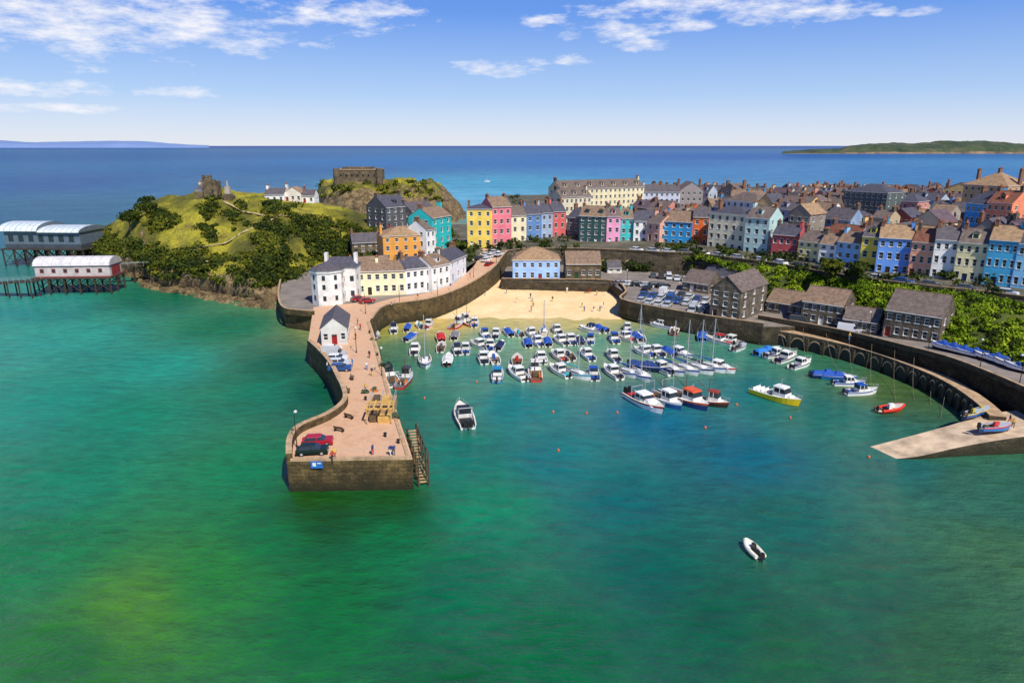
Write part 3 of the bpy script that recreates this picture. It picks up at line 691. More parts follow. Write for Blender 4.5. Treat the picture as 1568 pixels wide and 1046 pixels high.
p=P(0,412,0); par=empty('new_lifeboat_station',(p[0]-2,p[1]+6,0),math.radians(-3)); mb=MB(); piles(mb,0,32,0,16,8,4,6.5); mb.obj('piles',parent=par)
GR=M((98,112,126),.3,'zinc_cladding',.2); mb=MB(); mb.box(1,31,1,15,6.9,13.2,GR)
for i in range(7): mb.box(2.5+i*4,4.5+i*4,.94,.98,9.5,12,GLASS)
mb.box(.9,31.1,.9,15.1,6.92,8.6,M((70,76,84),.4,'dark_cladding'))
mb.obj('walls',parent=par); mb=MB(); WR=M((216,226,234),.3,'white_metal_roof',.2)
for (xa,xb,za,zb) in ((-.5,15,13.6,3.0),(15.1,31.5,13.2,2.0)):
    for k in range(10):
        a0=math.pi*k/10;a1=math.pi*(k+1)/10
        pa=(8-8.2*math.cos(a0),za+zb*math.sin(a0));pb=(8-8.2*math.cos(a1),za+zb*math.sin(a1))
        mb.face([(xa,pa[0],pa[1]),(xb,pa[0],pa[1]),(xb,pb[0],pb[1]),(xa,pb[0],pb[1])],WR)
        for x in np.arange(xa+.5,xb,2.2): mb.cyl((x,pa[0],pa[1]+.03),(x,pb[0],pb[1]+.03),.07,.07,4,GR,False)
    for x in (xa,xb): mb.face([(x,8-8.2*math.cos(math.pi*k/10),za+zb*math.sin(math.pi*k/10)) for k in range(11)],GR)
mb.obj('roof',parent=par)
def walkway(mb,a,b,w,pn):
    a=Vector(a);b=Vector(b);d=(b-a);n=Vector((-d.y,d.x,0)).normalized()*w/2
    mb.hexa([a-n,b-n,b+n,a+n,a-n+Vector((0,0,.35)),b-n+Vector((0,0,.35)),b+n+Vector((0,0,.35)),a+n+Vector((0,0,.35))],DWOOD)
    for i in range(pn):
        t=(i+.5)/pn; p=a+d*t
        for sg in (-1,1):
            q=p+n*sg*.8; mb.cyl((q.x,q.y,-3),(q.x,q.y,q.z),.2,.2,6,DWOOD)
    for sg in (-1,1):
        mb.cyl(a+n*sg+Vector((0,0,1.3)),b+n*sg+Vector((0,0,1.3)),.05,.05,5,STEEL)
        for i in range(pn*2): p=a+d*((i+.5)/(pn*2))+n*sg; mb.cyl(p,p+Vector((0,0,1.3)),.04,.04,4,STEEL)
mb=MB(); walkway(mb,P(-60,438,3),P(60,430,5.2),4,7); mb.obj('boat_slipway')
mb=MB(); walkway(mb,P(168,410,5.5),P(285,403,6),2,5); mb.obj('footbridge')
mb=MB(); walkway(mb,PY(114,380,272),PY(150,378,282),2,3); mb.obj('footbridge')
# ---- foliage
def leafmat(name,a,b,c_):
    m,nt,bs=newmat(name); p=pos(nt)
    f=math_(nt,'ADD',math_(nt,'MULTIPLY',noise(nt,p,.9,3,.6),.5),math_(nt,'MULTIPLY',noise(nt,p,.09,3,.6),.5))
    cc=ramp(nt,f,[(.36,C(a)),(.5,C(b)),(.64,C(c_))]); nt.links.new(cc,bs.inputs['Base Color']); bs.inputs['Roughness'].default_value=.8
    bs.inputs['Specular IOR Level'].default_value=.2
    return m
LF=leafmat('shrub_leaves',(38,50,10),(70,80,14),(122,118,28)); LB=leafmat('bright_leaves',(56,80,10),(108,134,16),(168,180,40)); LD=leafmat('dark_leaves',(22,36,10),(46,60,14),(78,88,22))
def clumps(name,cs,mat,nper,size,parent=None,flat=.75,loc=None):
    cs=np.array(cs,float); n=len(cs)
    u=rng.normal(size=(n,nper,3)); u/=np.linalg.norm(u,axis=2,keepdims=True); u[:,:,2]=np.where(u[:,:,2]<-.3,-u[:,:,2],u[:,:,2])
    lob=1+.32*np.sin(u[:,:,0]*4+cs[:,None,0]*3)*np.sin(u[:,:,1]*5+cs[:,None,1]*2)+.25*rng.normal(size=(n,nper))
    el=rng.uniform(.7,1.5,(n,1,2))
    r=cs[:,3][:,None]*lob*rng.uniform(.7,1.05,(n,nper))
    off=u*r[:,:,None]*np.array([1,1,flat]); off[:,:,:2]*=el
    ctr=cs[:,None,:3]+off
    nr_=u+rng.normal(size=u.shape)*.5; nr_/=np.linalg.norm(nr_,axis=2,keepdims=True)
    t1=np.cross(nr_,rng.normal(size=u.shape)); t1/=np.linalg.norm(t1,axis=2,keepdims=True); t2=np.cross(nr_,t1)
    sz=size*rng.uniform(.5,1.4,(n,nper,1))
    q=np.stack([ctr-t1*sz-t2*sz*.6,ctr+t1*sz-t2*sz*.5,ctr+t1*sz*.7+t2*sz,ctr-t1*sz*.8+t2*sz*.7],2).reshape(-1,3)
    nf=len(q)//4
    me=bpy.data.meshes.new(name); me.vertices.add(len(q)); me.vertices.foreach_set('co',q.ravel())
    me.loops.add(nf*4); me.loops.foreach_set('vertex_index',np.arange(nf*4,dtype=np.int32))
    me.polygons.add(nf); me.polygons.foreach_set('loop_start',np.arange(0,nf*4,4,dtype=np.int32)); me.polygons.foreach_set('loop_total',np.full(nf,4,dtype=np.int32))
    me.materials.append(mat); me.update(calc_edges=True); me.validate()
    o=bpy.data.objects.new(name,me); scene.collection.objects.link(o)
    if parent: o.parent=parent
    return o
def sample(G,n,fn):
    nr,nc=G.shape[:2]; out=[]
    while len(out)<n:
        i=random.random();j=random.random()
        pr=fn(i,j)
        if random.random()<pr:
            p=G[int(i*(nr-1)),int(j*(nc-1))]; 
            out.append((p[0]+random.uniform(-.9,.9),p[1]+random.uniform(-.9,.9),p[2]))
    return out
def hf_(i,j):
    x=mnoise.fractal(Vector((i*6,j*16,1.3)),.7,2,4)
    if i<.15: return 0
    if i<.22: return .25 if x>0 else 0
    if i<.38: return .9 if x>-.12 else .1
    if i<.57: return .9 if x>.2 else .02
    return .0
pts=sample(HG,1700,hf_)
def rsz(a,b): return a+(b-a)*random.random()**2.2
cs=[(p[0],p[1],p[2]+.2,rsz(.7,3.0)) for p in pts]
clumps('hillside_shrubs',cs[:1000],LF,85,.34,flat=.6); clumps('hillside_shrubs',cs[1000:],LD,85,.34,flat=.7)
pts=sample(SG,950,lambda i,j: (1.0 if j>.25 else .5)); cs=[(p[0],p[1],p[2]+.1,rsz(.5,1.9)) for p in pts]
clumps('slope_shrubs',cs[:760],LB,150,.2,flat=.7); clumps('slope_shrubs',cs[760:],LD,150,.2,flat=.7)
pts=sample(IG,120,lambda i,j:.5 if .3<i<.6 and j<.78 and mnoise.noise(Vector((i*8,j*9,3)))>0 else 0); clumps('island_shrubs',[(p[0],p[1],p[2],rsz(.8,2.6)) for p in pts],LF,60,.5)
cs=[]
for i in range(330):
    p=tgf[random.randrange(len(tgf))]
    if p[1]<440: cs.append((p[0],p[1],p[2]+.8,random.uniform(1.0,2.4)))
for i in range(60):
    p=LG[random.randint(3,20),random.randint(0,48)]; cs.append((p[0],p[1],p[2]+.4,random.uniform(.8,1.8)))
for i in range(70):
    t=random.random(); p=P(880+t*200,413+random.uniform(-3,1)+t*4,4.6); cs.append((p[0],p[1],5+random.random()*2,random.uniform(.7,1.6)))
clumps('garden_shrubs',cs,LD,80,.33)
PATHM=M((200,176,136),.95,'path_gravel',.2,1)
def path(pts,w):
    mb=MB(); pl=cr(np.array(pts),60); pv=[]
    for i,j in pl: pv.append(Vector(HG[int(np.clip(i,0,1)*119),int(np.clip(j,0,1)*259)]))
    sm=[sum((pv[max(0,min(59,k+d))] for d in range(-3,4)),Vector())/7 for k in range(60)]
    for k in range(59):
        a,b=sm[k],sm[k+1]; d=(b-a); d.z=0
        if d.length<1e-4: continue
        n=Vector((-d.y,d.x,0)).normalized()*w/2
        mb.face([a-n+Vector((0,0,.35)),b-n+Vector((0,0,.35)),b+n+Vector((0,0,.35)),a+n+Vector((0,0,.35))],PATHM)
    mb.obj('footpath')
path([(.22,.36),(.30,.40),(.36,.36),(.42,.44),(.46,.52),(.50,.62)],1.5); path([(.56,.40),(.54,.5),(.5,.56),(.47,.66),(.4,.78)],1.5)
# shoreline rocks
mb=MB()
for k in range(420):
    j=random.random()*.66; p=HG[random.randint(0,9),int(j*259)]; r=rsz(.4,2.4); x,y,z=p[0]+random.uniform(-1,1),p[1]+random.uniform(-6,.5),max(-.3,min(p[2],1.5))*random.random()
    pts_=[]
    for zz in (-1,1):
        for a_,b_ in ((-1,-1),(1,-1),(1,1),(-1,1)):
            t_=.6 if zz>0 else 1; pts_.append((x+a_*r*t_*random.uniform(.5,1.1),y+b_*r*t_*random.uniform(.5,1.1),z+zz*r*.55*random.uniform(.5,1.1)))
    mb.hexa(pts_,ROCK)
mb.obj('shoreline_rocks')
def tree(name,loc,h,r,mat=LD):
    par=empty(name,loc); mb=MB()
    mb.cyl((0,0,-1),(0,0,h*.45),.35*h/8,.22*h/8,8,DWOOD); cl=[]
    for i in range(9):
        a=i*2.4; rr=r*random.uniform(.3,.85); z=h*random.uniform(.5,.95); e_=(rr*math.cos(a),rr*math.sin(a),z)
        mb.cyl((0,0,h*.38),e_,.12,.04,5,DWOOD); cl.append((*e_,r*random.uniform(.28,.48)))
    for i in range(8): a=random.uniform(0,6.3); rr=r*random.uniform(0,1); cl.append((rr*math.cos(a),rr*math.sin(a),h*random.uniform(.5,1),r*random.uniform(.2,.35)))
    mb.obj('trunk',parent=par); clumps('foliage',cl,mat,150,.3,par,flat=.8)
tree('broadleaf_tree',PY(227,340,268),9,4.5); tree('broadleaf_tree',PY(250,345,266),6,3.5); tree('broadleaf_tree',PY(200,350,262),6,3.5)
for u,v,z in ((1040,400,6),(1064,408,5),(1078,402,6),(1115,410,8),(1020,405,5),(700,392,8),(600,378,9),(1270,432,11),(1310,440,11)): tree('broadleaf_tree',P(u,v,z),random.uniform(4.5,6.5),random.uniform(2.3,3.2),random.choice([LD,LF]))
# ---- boats
def boat(kind,u,v,Ln,hd,hull=(235,235,235),acc=(40,80,160),nm=None,cover=None):
    loc=P(u,v,0); B=Ln*.38 if Ln<7 else Ln*.33; f0=.55+Ln*.06; mb=MB()
    hm=M(hull,.3,'boat_hull',.08,1); am=M(acc,.4,'boat_trim',.1,1); dk=M(random.choice([(222,216,205),(196,190,180),(232,228,222),(170,178,186)]),.6,'boat_deck',.12,2); cm=M(cover,.8,'boat_canvas',.2,2) if cover else None
    floor=M(random.choice([(150,146,140),(96,98,102),(190,180,160),(110,84,60)]),.7,'cockpit_floor',.2,2)
    n=11; secs=[]
    cut=5
    for i in range(n):
        t=i/(n-1); x=-Ln/2+t*Ln; w=B/2*min(1,.84+.5*t)*(1-max(0,(t-.45)/.55)**2.3*.97); fb=f0*(.85+.45*t*t); rk=Ln*.07*t**3
        secs.append([(x-rk*1.3,-w*.12,-.45),(x-rk*.6,-w*.86,.08),(x-rk*.2,-w*.96,fb*.72),(x,-w,fb),(x,-w*.86,fb+.03),(x,-w*.84,fb-.02 if i>=cut else fb-.55)])
    for i in range(n-1):
        for sg in (1,-1):
            a=[(p[0],p[1]*sg,p[2]) for p in secs[i]];b=[(p[0],p[1]*sg,p[2]) for p in secs[i+1]]
            for j,m_ in ((0,M((60,30,30),.6,'antifoul')),(1,hm),(2,am),(3,dk),(4,dk)):
                qd=[a[j],b[j],b[j+1],a[j+1]]; mb.face(qd if sg==1 else qd[::-1],m_)
        a=secs[i][5];b=secs[i+1][5]
        mb.face([a,b,(b[0],-b[1],b[2]),(a[0],-a[1],a[2])],dk if i>=cut else floor)
        a=secs[i][0];b=secs[i+1][0]; mb.face([(a[0],-a[1],a[2]),(b[0],-b[1],b[2]),b,a],hm)
    st_=secs[0]; mb.face([p for p in st_]+[(p[0],-p[1],p[2]) for p in st_[::-1]],hm)
    z=f0*.95
    def cabin(x0,x1,w,z0,z1,rr,rf,wall=WHITE,roofc=WHITE):
        mb.wedge(x0,x1,w,z0,z0+(z1-z0)*.45,0,rf*.3,.98,wall)
        mb.wedge(x0,x1-rf*.3,w*.97,z0+(z1-z0)*.45,z0+(z1-z0)*.88,rr*.5,rf*.5,.93,GLASS)
        mb.wedge(x0+rr*.5-.1,x1-rf*.75,w*.97,z0+(z1-z0)*.88,z1,0,.1,.95,roofc)
        for yy in (-1,1):
            for xx in (x0+.1,(x0+x1)/2-.1): mb.box(xx,xx+.1,yy*w*.485-.03,yy*w*.485+.03,z0+(z1-z0)*.44,z0+(z1-z0)*.9,wall)
    def outboard(): 
        mb.wedge(-Ln/2-.55,-Ln/2-.1,.4,z*.6,z+.45,.05,.05,.8,DARK); mb.box(-Ln/2-.4,-Ln/2-.25,-.08,.08,-.4,z*.6,DARK)
    def rails():
        pr=None
        for i in (5,7,9,10):
            for sg in (-1,1):
                p=secs[i][4]; mb.cyl((p[0],p[1]*sg,p[2]),(p[0],p[1]*sg,p[2]+.6),.025,.025,4,STEEL)
                if pr: q_=secs[pr][4]; mb.cyl((q_[0],q_[1]*sg,q_[2]+.6),(p[0],p[1]*sg,p[2]+.6),.025,.025,4,STEEL)
            pr=i
    if kind=='motor':
        mb.wedge(-.02*Ln,.33*Ln,B*.72,z-.1,z+.55,0,Ln*.16,.75,WHITE)
        cabin(-.16*Ln,.14*Ln,B*.7,z-.3,z+1.25,.1,Ln*.1,WHITE,random.choice([hm,hm,WHITE,am])); outboard(); rails()
        mb.box(-.42*Ln,-.34*Ln,-B*.33,B*.33,z-.45,z-.05,am)
        if Ln>9: 
            for yy in (-.5,.5): mb.wedge(-Ln/2-.6,-Ln/2-.1,.45,z*.6,z+.7,.05,.05,.8,DARK,yc=yy)
            mb.cyl((-.25*Ln,-B*.35,z-.3),(-.25*Ln,-B*.35,z+1.8),.05,.05,5,STEEL);mb.cyl((-.25*Ln,B*.35,z-.3),(-.25*Ln,B*.35,z+1.8),.05,.05,5,STEEL);mb.cyl((-.25*Ln,-B*.35,z+1.8),(-.25*Ln,B*.35,z+1.8),.05,.05,5,STEEL)
            mb.box(-.44*Ln,-.2*Ln,-B*.3,B*.3,z-.5,z-.15,DARK)
    elif kind=='open':
        mb.box(-.3*Ln,-.22*Ln,-B*.38,B*.38,z-.35,z-.2,WOOD); mb.box(-.08*Ln,0,-B*.4,B*.4,z-.35,z-.2,WOOD)
        mb.wedge(-.1*Ln,.1*Ln,B*.25,z-.5,z+.5,.1,.2,.8,am); outboard()
    elif kind=='cover':
        mb.wedge(-.5*Ln+.1,.38*Ln,B*.86,z+.03,z+.5,.4,Ln*.25,.35,cm or am); outboard()
        mb.wedge(-.12*Ln,.1*Ln,B*.6,z+.3,z+.85,.2,.4,.5,cm or am)
    elif kind=='sail':
        mb.wedge(-.12*Ln,.3*Ln,B*.55,z-.1,z+.42,.1,Ln*.12,.8,WHITE); mb.wedge(-.1*Ln,.2*Ln,B*.56,z+.1,z+.28,.05,Ln*.06,.95,GLASS)
        mh=Ln*1.15; mx=.1*Ln
        mb.cyl((mx,0,z),(mx,0,z+mh),.11,.08,6,STEEL); mb.cyl((mx,0,z+1.2),(-.38*Ln,0,z+1.3),.17,.13,6,cm or am)
        mb.cyl((mx,0,z+mh),(.5*Ln,0,z+.3),.022,.022,3,STEEL); mb.cyl((mx,0,z+mh),(-.5*Ln,0,z),.022,.022,3,STEEL)
        for sg in (-1,1): mb.cyl((mx,0,z+mh*.95),(mx-.1,sg*B*.45,z),.02,.02,3,STEEL)
        mb.cyl((mx,-B*.25,z+mh*.55),(mx,B*.25,z+mh*.55),.03,.03,4,STEEL); rails()
    elif kind=='fishing':
        cabin(.02*Ln,.27*Ln,B*.6,z-.2,z+1.9,.1,.3,WHITE,am)
        mb.box(-.3*Ln,-.1*Ln,-B*.22,B*.22,z-.5,z+.1,WOOD)
        mb.cyl((0,0,z),(0,0,z+4.2),.08,.06,6,WOOD); mb.cyl((0,0,z+1.6),(-.3*Ln,0,z+3.2),.06,.06,5,WOOD)
        for sg in (-1,1): mb.cyl((-.42*Ln,sg*B*.36,z-.2),(-.42*Ln,sg*B*.36,z+1.9),.05,.05,5,STEEL)
        mb.cyl((-.42*Ln,-B*.36,z+1.9),(-.42*Ln,B*.36,z+1.9),.05,.05,5,STEEL)
        for k in range(4): mb.cyl((-.36*Ln+k*.5,-B*.25,z-.5),(-.36*Ln+k*.5,-B*.25,z+.1),.22,.22,7,M((225,120,40),.7,'fish_tub'))
        rails()
    elif kind=='ferry':
        cabin(-.02*Ln,.25*Ln,B*.62,z-.2,z+1.8,.1,.7,WHITE,WHITE); mb.wedge(.2*Ln,.36*Ln,B*.5,z-.1,z+.5,0,.5,.8,WHITE)
        for k in range(4): 
            x=-.42*Ln+k*.085*Ln; mb.box(x,x+.35,-B*.36,B*.36,z-.45,z,WHITE); mb.box(x,x+.08,-B*.36,B*.36,z,z+.35,WHITE)
        for k in (-.44,-.25,-.08):
            for sg in (-1,1): mb.cyl((k*Ln,sg*B*.4,z-.3),(k*Ln,sg*B*.4,z+.6),.04,.04,4,STEEL)
        mb.cyl((.08*Ln,0,z+1.8),(.08*Ln,0,z+3.2),.05,.04,5,STEEL); rails()
    elif kind=='rib':
        tb=M(hull,.6,'rubber_tube')
        for i in range(n-1):
            for sg in (-1,1):
                a=secs[i][3];b=secs[i+1][3]; mb.cyl((a[0],a[1]*sg,a[2]*.8),(b[0],b[1]*sg,b[2]*.8),.24,.24,8,tb)
        mb.wedge(-.15*Ln,.1*Ln,B*.3,z-.4,z+.6,.1,.2,.8,am); mb.box(-.3*Ln,-.2*Ln,-B*.2,B*.2,z-.4,z+.1,DARK); outboard()
    names={'motor':'motorboat','open':'open_boat','cover':'covered_boat','sail':'sailing_boat','fishing':'fishing_boat','ferry':'passenger_boat','rib':'inflatable_dinghy'}
    o=mb.obj(nm or names[kind],(loc[0],loc[1],random.uniform(-.06,.02)),math.radians(hd))
    return o
W_=(236,236,236);BL=(30,80,170);RD=(190,40,40);NV=(24,40,80);TQ=(60,170,190)
bs=[('open',575,517,5,100,W_,BL),('motor',603,506,5.5,110,W_,NV),('cover',625,504,5,80,W_,BL),('open',642,500,4.5,100,W_,TQ),('motor',657,500,5,95,W_,RD),('cover',630,519,5.5,60,W_,BL),('motor',636,538,6,105,W_,NV),
('cover',675,519,6,90,W_,RD),('fishing',700,500,6,80,RD,W_),('fishing',715,496,6,110,RD,W_),('motor',727,497,5.5,100,W_,BL),('cover',697,516,5.5,100,W_,(120,120,125)),('open',676,534,5.5,100,W_,(90,90,90)),('cover',686,554,6.5,95,(90,95,100),(210,210,210)),('motor',700,538,5.5,100,W_,NV),('motor',713,537,5.5,100,W_,BL),
('sail',651,557,8,-80,W_,BL),('fishing',597,582,9,110,W_,NV),('fishing',621,585,7.5,95,RD,(60,60,70)),
('motor',742,514,5.5,110,W_,BL),('motor',760,514,5.5,95,W_,NV),('cover',778,511,5.5,110,W_,BL),('open',794,512,5,100,W_,TQ),('motor',733,531,6,120,W_,NV),('motor',750,532,6,100,W_,BL),('cover',766,532,5.5,80,W_,NV),('motor',740,551,6,110,W_,NV),('open',756,551,6,95,W_,BL),
('motor',813,513,5.5,100,W_,BL),('sail',833,511,6,100,W_,BL),('motor',852,508,5.5,110,W_,NV),('cover',808,527,5.5,100,W_,BL),('motor',822,526,5.5,100,W_,BL),('cover',838,526,5.5,90,W_,BL),('motor',858,524,6,110,W_,NV),('motor',873,523,6,100,W_,BL),('cover',888,524,5.5,100,W_,NV),('motor',904,523,5.5,95,W_,BL),
('motor',903,507,6,140,W_,NV),('cover',915,506,6,140,W_,BL),('motor',762,577,7,95,(20,130,190),(230,230,230)),('motor',792,575,7.5,120,W_,W_),('fishing',819,574,8,100,RD,(230,225,220)),('open',792,554,6,90,W_,RD),('motor',828,551,6,95,W_,W_),('motor',855,548,6.5,110,W_,RD),('open',869,546,6,100,W_,NV),('motor',898,546,6.5,115,W_,BL),
('motor',856,571,7,120,W_,TQ),('sail',881,576,7.5,-60,W_,TQ),('motor',908,575,6,100,W_,BL),('motor',938,548,6.5,110,W_,NV),('motor',940,521,6,100,W_,BL),('motor',956,519,6,110,W_,RD),('cover',972,518,6,100,W_,BL),('motor',937,573,7,110,W_,NV),('sail',959,574,7.5,-60,W_,BL),
('motor',985,542,6,110,W_,BL),('motor',1003,541,6,100,W_,NV),('cover',1020,541,6,100,W_,BL),('sail',978,577,8,-60,W_,BL),('cover',994,566,9,-20,NV,(30,60,120)),('motor',1010,567,7,110,W_,NV),('sail',1025,569,8,-70,W_,BL),('sail',1046,568,8,-60,W_,BL),('sail',1066,567,8,-60,W_,NV),('sail',1084,565,8,-60,W_,BL),('motor',1101,566,7,-50,W_,RD),
('motor',997,496,7,150,W_,NV),('motor',1011,501,7,150,W_,BL),('open',1033,508,6.5,60,RD,W_),('cover',1075,517,7,70,(30,120,200),(30,90,180)),('motor',1099,524,7,140,W_,RD),('motor',1117,525,7,140,W_,NV),('open',1132,534,5.5,30,W_,(90,90,90)),
('cover',1175,541,7,40,(60,150,215),(40,120,200)),('motor',1204,551,7.5,40,W_,NV),('motor',1190,546,6,30,W_,NV),('motor',1226,561,6.5,40,W_,NV),('cover',1268,578,6,-20,NV,BL),('cover',1284,581,6,-20,(30,120,190),BL),('motor',1300,590,5.5,-10,W_,BL),('motor',1318,603,6,10,W_,BL),('rib',1364,629,5,15,(215,50,30),(230,230,230)),
('motor',1040,545,7,-60,W_,BL),('motor',960,505,5,100,W_,BL),('sail',980,520,6,100,W_,BL),
('motor',710,640,10,103,(225,225,222),(40,40,44)),('motor',988,620,10.5,-63,W_,RD),('fishing',1016,616,9.5,-60,(40,90,150),W_),('fishing',1049,615,11.5,-60,(36,60,120),(222,90,40)),('fishing',1084,618,7,-40,(50,40,36),(150,60,40)),('ferry',1188,611,10,-54,(240,204,30),(238,200,40)),('rib',1152,845,3.2,100,(225,222,205),(40,40,40))]
for b in bs:
    kind,u,v,Ln,hd,h_,a_=b
    if Ln<8.6 and Ln>4: Ln*=1.1
    boat(kind,u,v,Ln,hd+random.uniform(-14,14)*(1 if Ln<9.4 else .1),h_,a_,cover=a_ if kind in('cover','sail') else None)
boat('sail',746,278.5,8,20,W_,W_)
i=0
for u,v in ((1442,534),(1458,538),(1474,542),(1492,546),(1508,551),(1524,556),(1540,562),(1556,568)):
    o=boat(random.choice(['cover','open']),u,v,4.5,120,W_,BL if i%3 else (120,120,125),nm='stored_boat',cover=BL); p=P(u,v,6.4); o.location=(p[0],p[1],6.65 if u<1500 else 6.85); i+=1
for u,v in ((1488,641),(1500,637)):
    o=boat('open',u,v,4,20,(30,90,170),(200,180,60),nm='stored_boat'); p=P(u,v,2.4);o.location=(p[0],p[1],2.95)
o=boat('open',1523,662,5,5,(40,120,190),(220,60,60),nm='stored_boat'); p=P(1523,662,2.5);o.location=(p[0],p[1],3.0)
for u,v in ((847,631),(855,690),(898,633),(945,632),(1128,620),(730,585),(1080,655),(650,610),(1210,640),(1330,700)):
    p=P(u,v,0); mb=MB(); om=M((215,96,50),.4,'buoy_plastic')
    for k in range(6):
        a0=-math.pi/2+math.pi*k/6;a1=a0+math.pi/6; mb.cyl((0,0,.1+.22*math.sin(a0)),(0,0,.1+.22*math.sin(a1)),.22*math.cos(a0)+.01,.22*math.cos(a1)+.01,10,om,False)
    mb.cyl((0,0,.3),(0,0,.45),.04,.04,5,STEEL); mb.obj('mooring_buoy',p,smooth=True)
mb=MB()
for k,(u,v,u2,v2) in enumerate([(1160,490,1165,530),(1195,496,1210,545),(1230,502,1238,556),(1265,510,1290,573),(1300,517,1312,590),(1335,526,1335,600),(1370,536,1372,618),(1400,543,1400,612),(1430,550,1425,620),(1455,560,1440,640)]):
    a=Vector(P(u,v,5.4));b=Vector(P(u2,v2,.1)); pr=a
    for i in range(1,13):
        t=i/12;p=a.lerp(b,t); p.z-=2.2*math.sin(math.pi*t)*(1-t*.4); p.z=max(p.z,.05); mb.cyl(pr,p,.028,.028,4,M((130,118,98),.8,'rope'),False); pr=p
mb.obj('mooring_ropes')
# ---- cars
def car(u,v,z,hd,col,van=False,at=None):
    p=at or P(u,v,z); mb=MB(); bm=M(col,.25,'car_paint',.03,1)
    L_=4.3;w=1.76
    if van: L_=4.9
    lo=.32
    mb.wedge(-L_/2,L_/2,w,lo,.62,.0,.0,1.0,bm); mb.wedge(-L_/2,L_/2,w,.62,.92,.06,.18,.95,bm)
    if van:
        mb.wedge(-L_/2+.06,L_/2-1.0,w*.95,.92,2.0,.05,.55,.88,bm); mb.wedge(.9,L_/2-.98,w*.96,.98,1.6,0,.36,.92,GLASS)
    else:
        mb.wedge(-L_/2+.35,L_/2-1.05,w*.92,.92,1.36,.35,.62,.82,GLASS); mb.wedge(-L_/2+.68,L_/2-1.65,w*.78,1.36,1.44,.08,.1,.92,bm)
        for sg in (-1,1): mb.hexa([(-.1,sg*.80,.92),(0.02,sg*.80,.92),(.02,sg*.82,.92),(-.1,sg*.82,.92),(-.1,sg*.66,1.37),(0.02,sg*.66,1.37),(.02,sg*.69,1.37),(-.1,sg*.69,1.37)],bm)
    for x in (-L_/2+.8,L_/2-.85):
        for sg in (-1,1): mb.cyl((x,sg*(w/2-.18),.33),(x,sg*(w/2+.02),.33),.33,.33,14,DARK); mb.cyl((x,sg*(w/2+.02),.33),(x,sg*(w/2+.03),.33),.19,.19,8,STEEL)
    mb.box(L_/2-.01,L_/2+.02,-.75,-.4,.6,.75,TRIM);mb.box(L_/2-.01,L_/2+.02,.4,.75,.6,.75,TRIM);mb.box(-L_/2-.02,-L_/2+.01,-.78,-.5,.65,.82,DOORS[0]);mb.box(-L_/2-.02,-L_/2+.01,.5,.78,.65,.82,DOORS[0])
    mb.obj('parked_van' if van else 'parked_car',p,math.radians(hd))
CC=[(225,225,228),(180,182,186),(30,32,36),(40,80,140),(160,30,30),(90,92,96),(200,205,210),(60,62,66)]
car(479,694,4.51,8,(24,40,34));car(487,680,4.51,10,(170,30,50))
for k,(u,v) in enumerate([(508,538),(512,545),(516,552),(519,559),(521,567)]): car(u,v,4.51,5,[CC[0],CC[1],CC[0],CC[6],CC[3]][k],van=(k==1))
for u,v in ((550,460),(562,463)): car(u,v,4.62,30,CC[4])
for r in range(3):
    for k in range(8):
        u=990+k*13-r*4;v=452+r*9+k*2.6-8
        if random.random()<.9: car(u,v,4.52,random.choice([60,240])+random.uniform(-4,4),random.choice(CC),van=random.random()<.1)
for k in range(6): car(950+k*13,436+k*.8,4.52,10,random.choice(CC))
for k in range(7): car(1000+k*12,424+k*1.5,4.52,random.choice([80,260]),random.choice(CC),van=random.random()<.2)
for k,(u,v,z) in enumerate([(735,397,7.7),(745,400,7.7),(744,392,8.3),(752,394,8.5),(757,388,9.1),(765,391,9.1),(750,407,7.1)]): car(u,v,z,60,random.choice(CC))
for k in range(18):
    e0=Vector(E[3+k//2]);e1=Vector(E[4+k//2]); p=e0.lerp(e1,(k%2)*.5+.2); d=(e1-e0).normalized(); n=Vector((-d.y,d.x,0)); p=p+n*2.2
    car(0,0,0,math.degrees(math.atan2(d.y,d.x)),random.choice(CC),at=(p.x,p.y,p.z+.45))
for u,v,z in ((1300,508,5.35),(1225,496,4.95)): car(u,v,z,-35,random.choice(CC),van=True)
# ---- people
def person_mesh(pose):
    sw=pose
    V=[(0,0,.95),(0,0,1.15),(0,0,1.38),(0,.01,1.5),(0,.02,1.6),(0,.0,1.7)]; Rr=[.15,.14,.16,.06,.09,.085]; Eg=[(0,1),(1,2),(2,3),(3,4),(4,5)]
    def add(v,r,e): V.append(v);Rr.append(r);Eg.append((e,len(V)-1)); return len(V)-1
    for sg in (-1,1):
        st=sw*sg
        a=add((sg*.1,0,.86),.1,0); b=add((sg*.11,-st*.18,.48),.065,a); f=add((sg*.11,st*.02-st*.3,.09),.045,b); add((sg*.12,-st*.3-.14,.05),.04,f)
        a=add((sg*.2,0,1.42),.065,2); b=add((sg*.26,st*.1,1.15),.045,a); h=add((sg*.27,st*.2-.05,.9),.032,b); pl=add((sg*.27,st*.22-.07,.82),.035,h)
        for k in range(4): add((sg*.27+ (k-1.5)*.008,st*.22-.09+k*.022-.02,.73+abs(k-1.5)*.008),.009,pl)
        add((sg*.25,st*.22-.13,.79),.01,pl)
    add((0,-.11,1.6),.018,4)
    me=bpy.data.meshes.new('p'); me.from_pydata(V,Eg,[]); o=bpy.data.objects.new('tmp',me); scene.collection.objects.link(o)
    sk=o.modifiers.new('s','SKIN'); 
    for d,r in zip(me.skin_vertices[0].data,Rr): d.radius=(r,r)
    me.skin_vertices[0].data[0].use_root=True
    sb_=o.modifiers.new('u','SUBSURF'); sb_.levels=1;sb_.render_levels=1
    dg=bpy.context.evaluated_depsgraph_get(); dg.update(); m2=bpy.data.meshes.new_from_object(o.evaluated_get(dg)); bpy.data.objects.remove(o)
    return m2
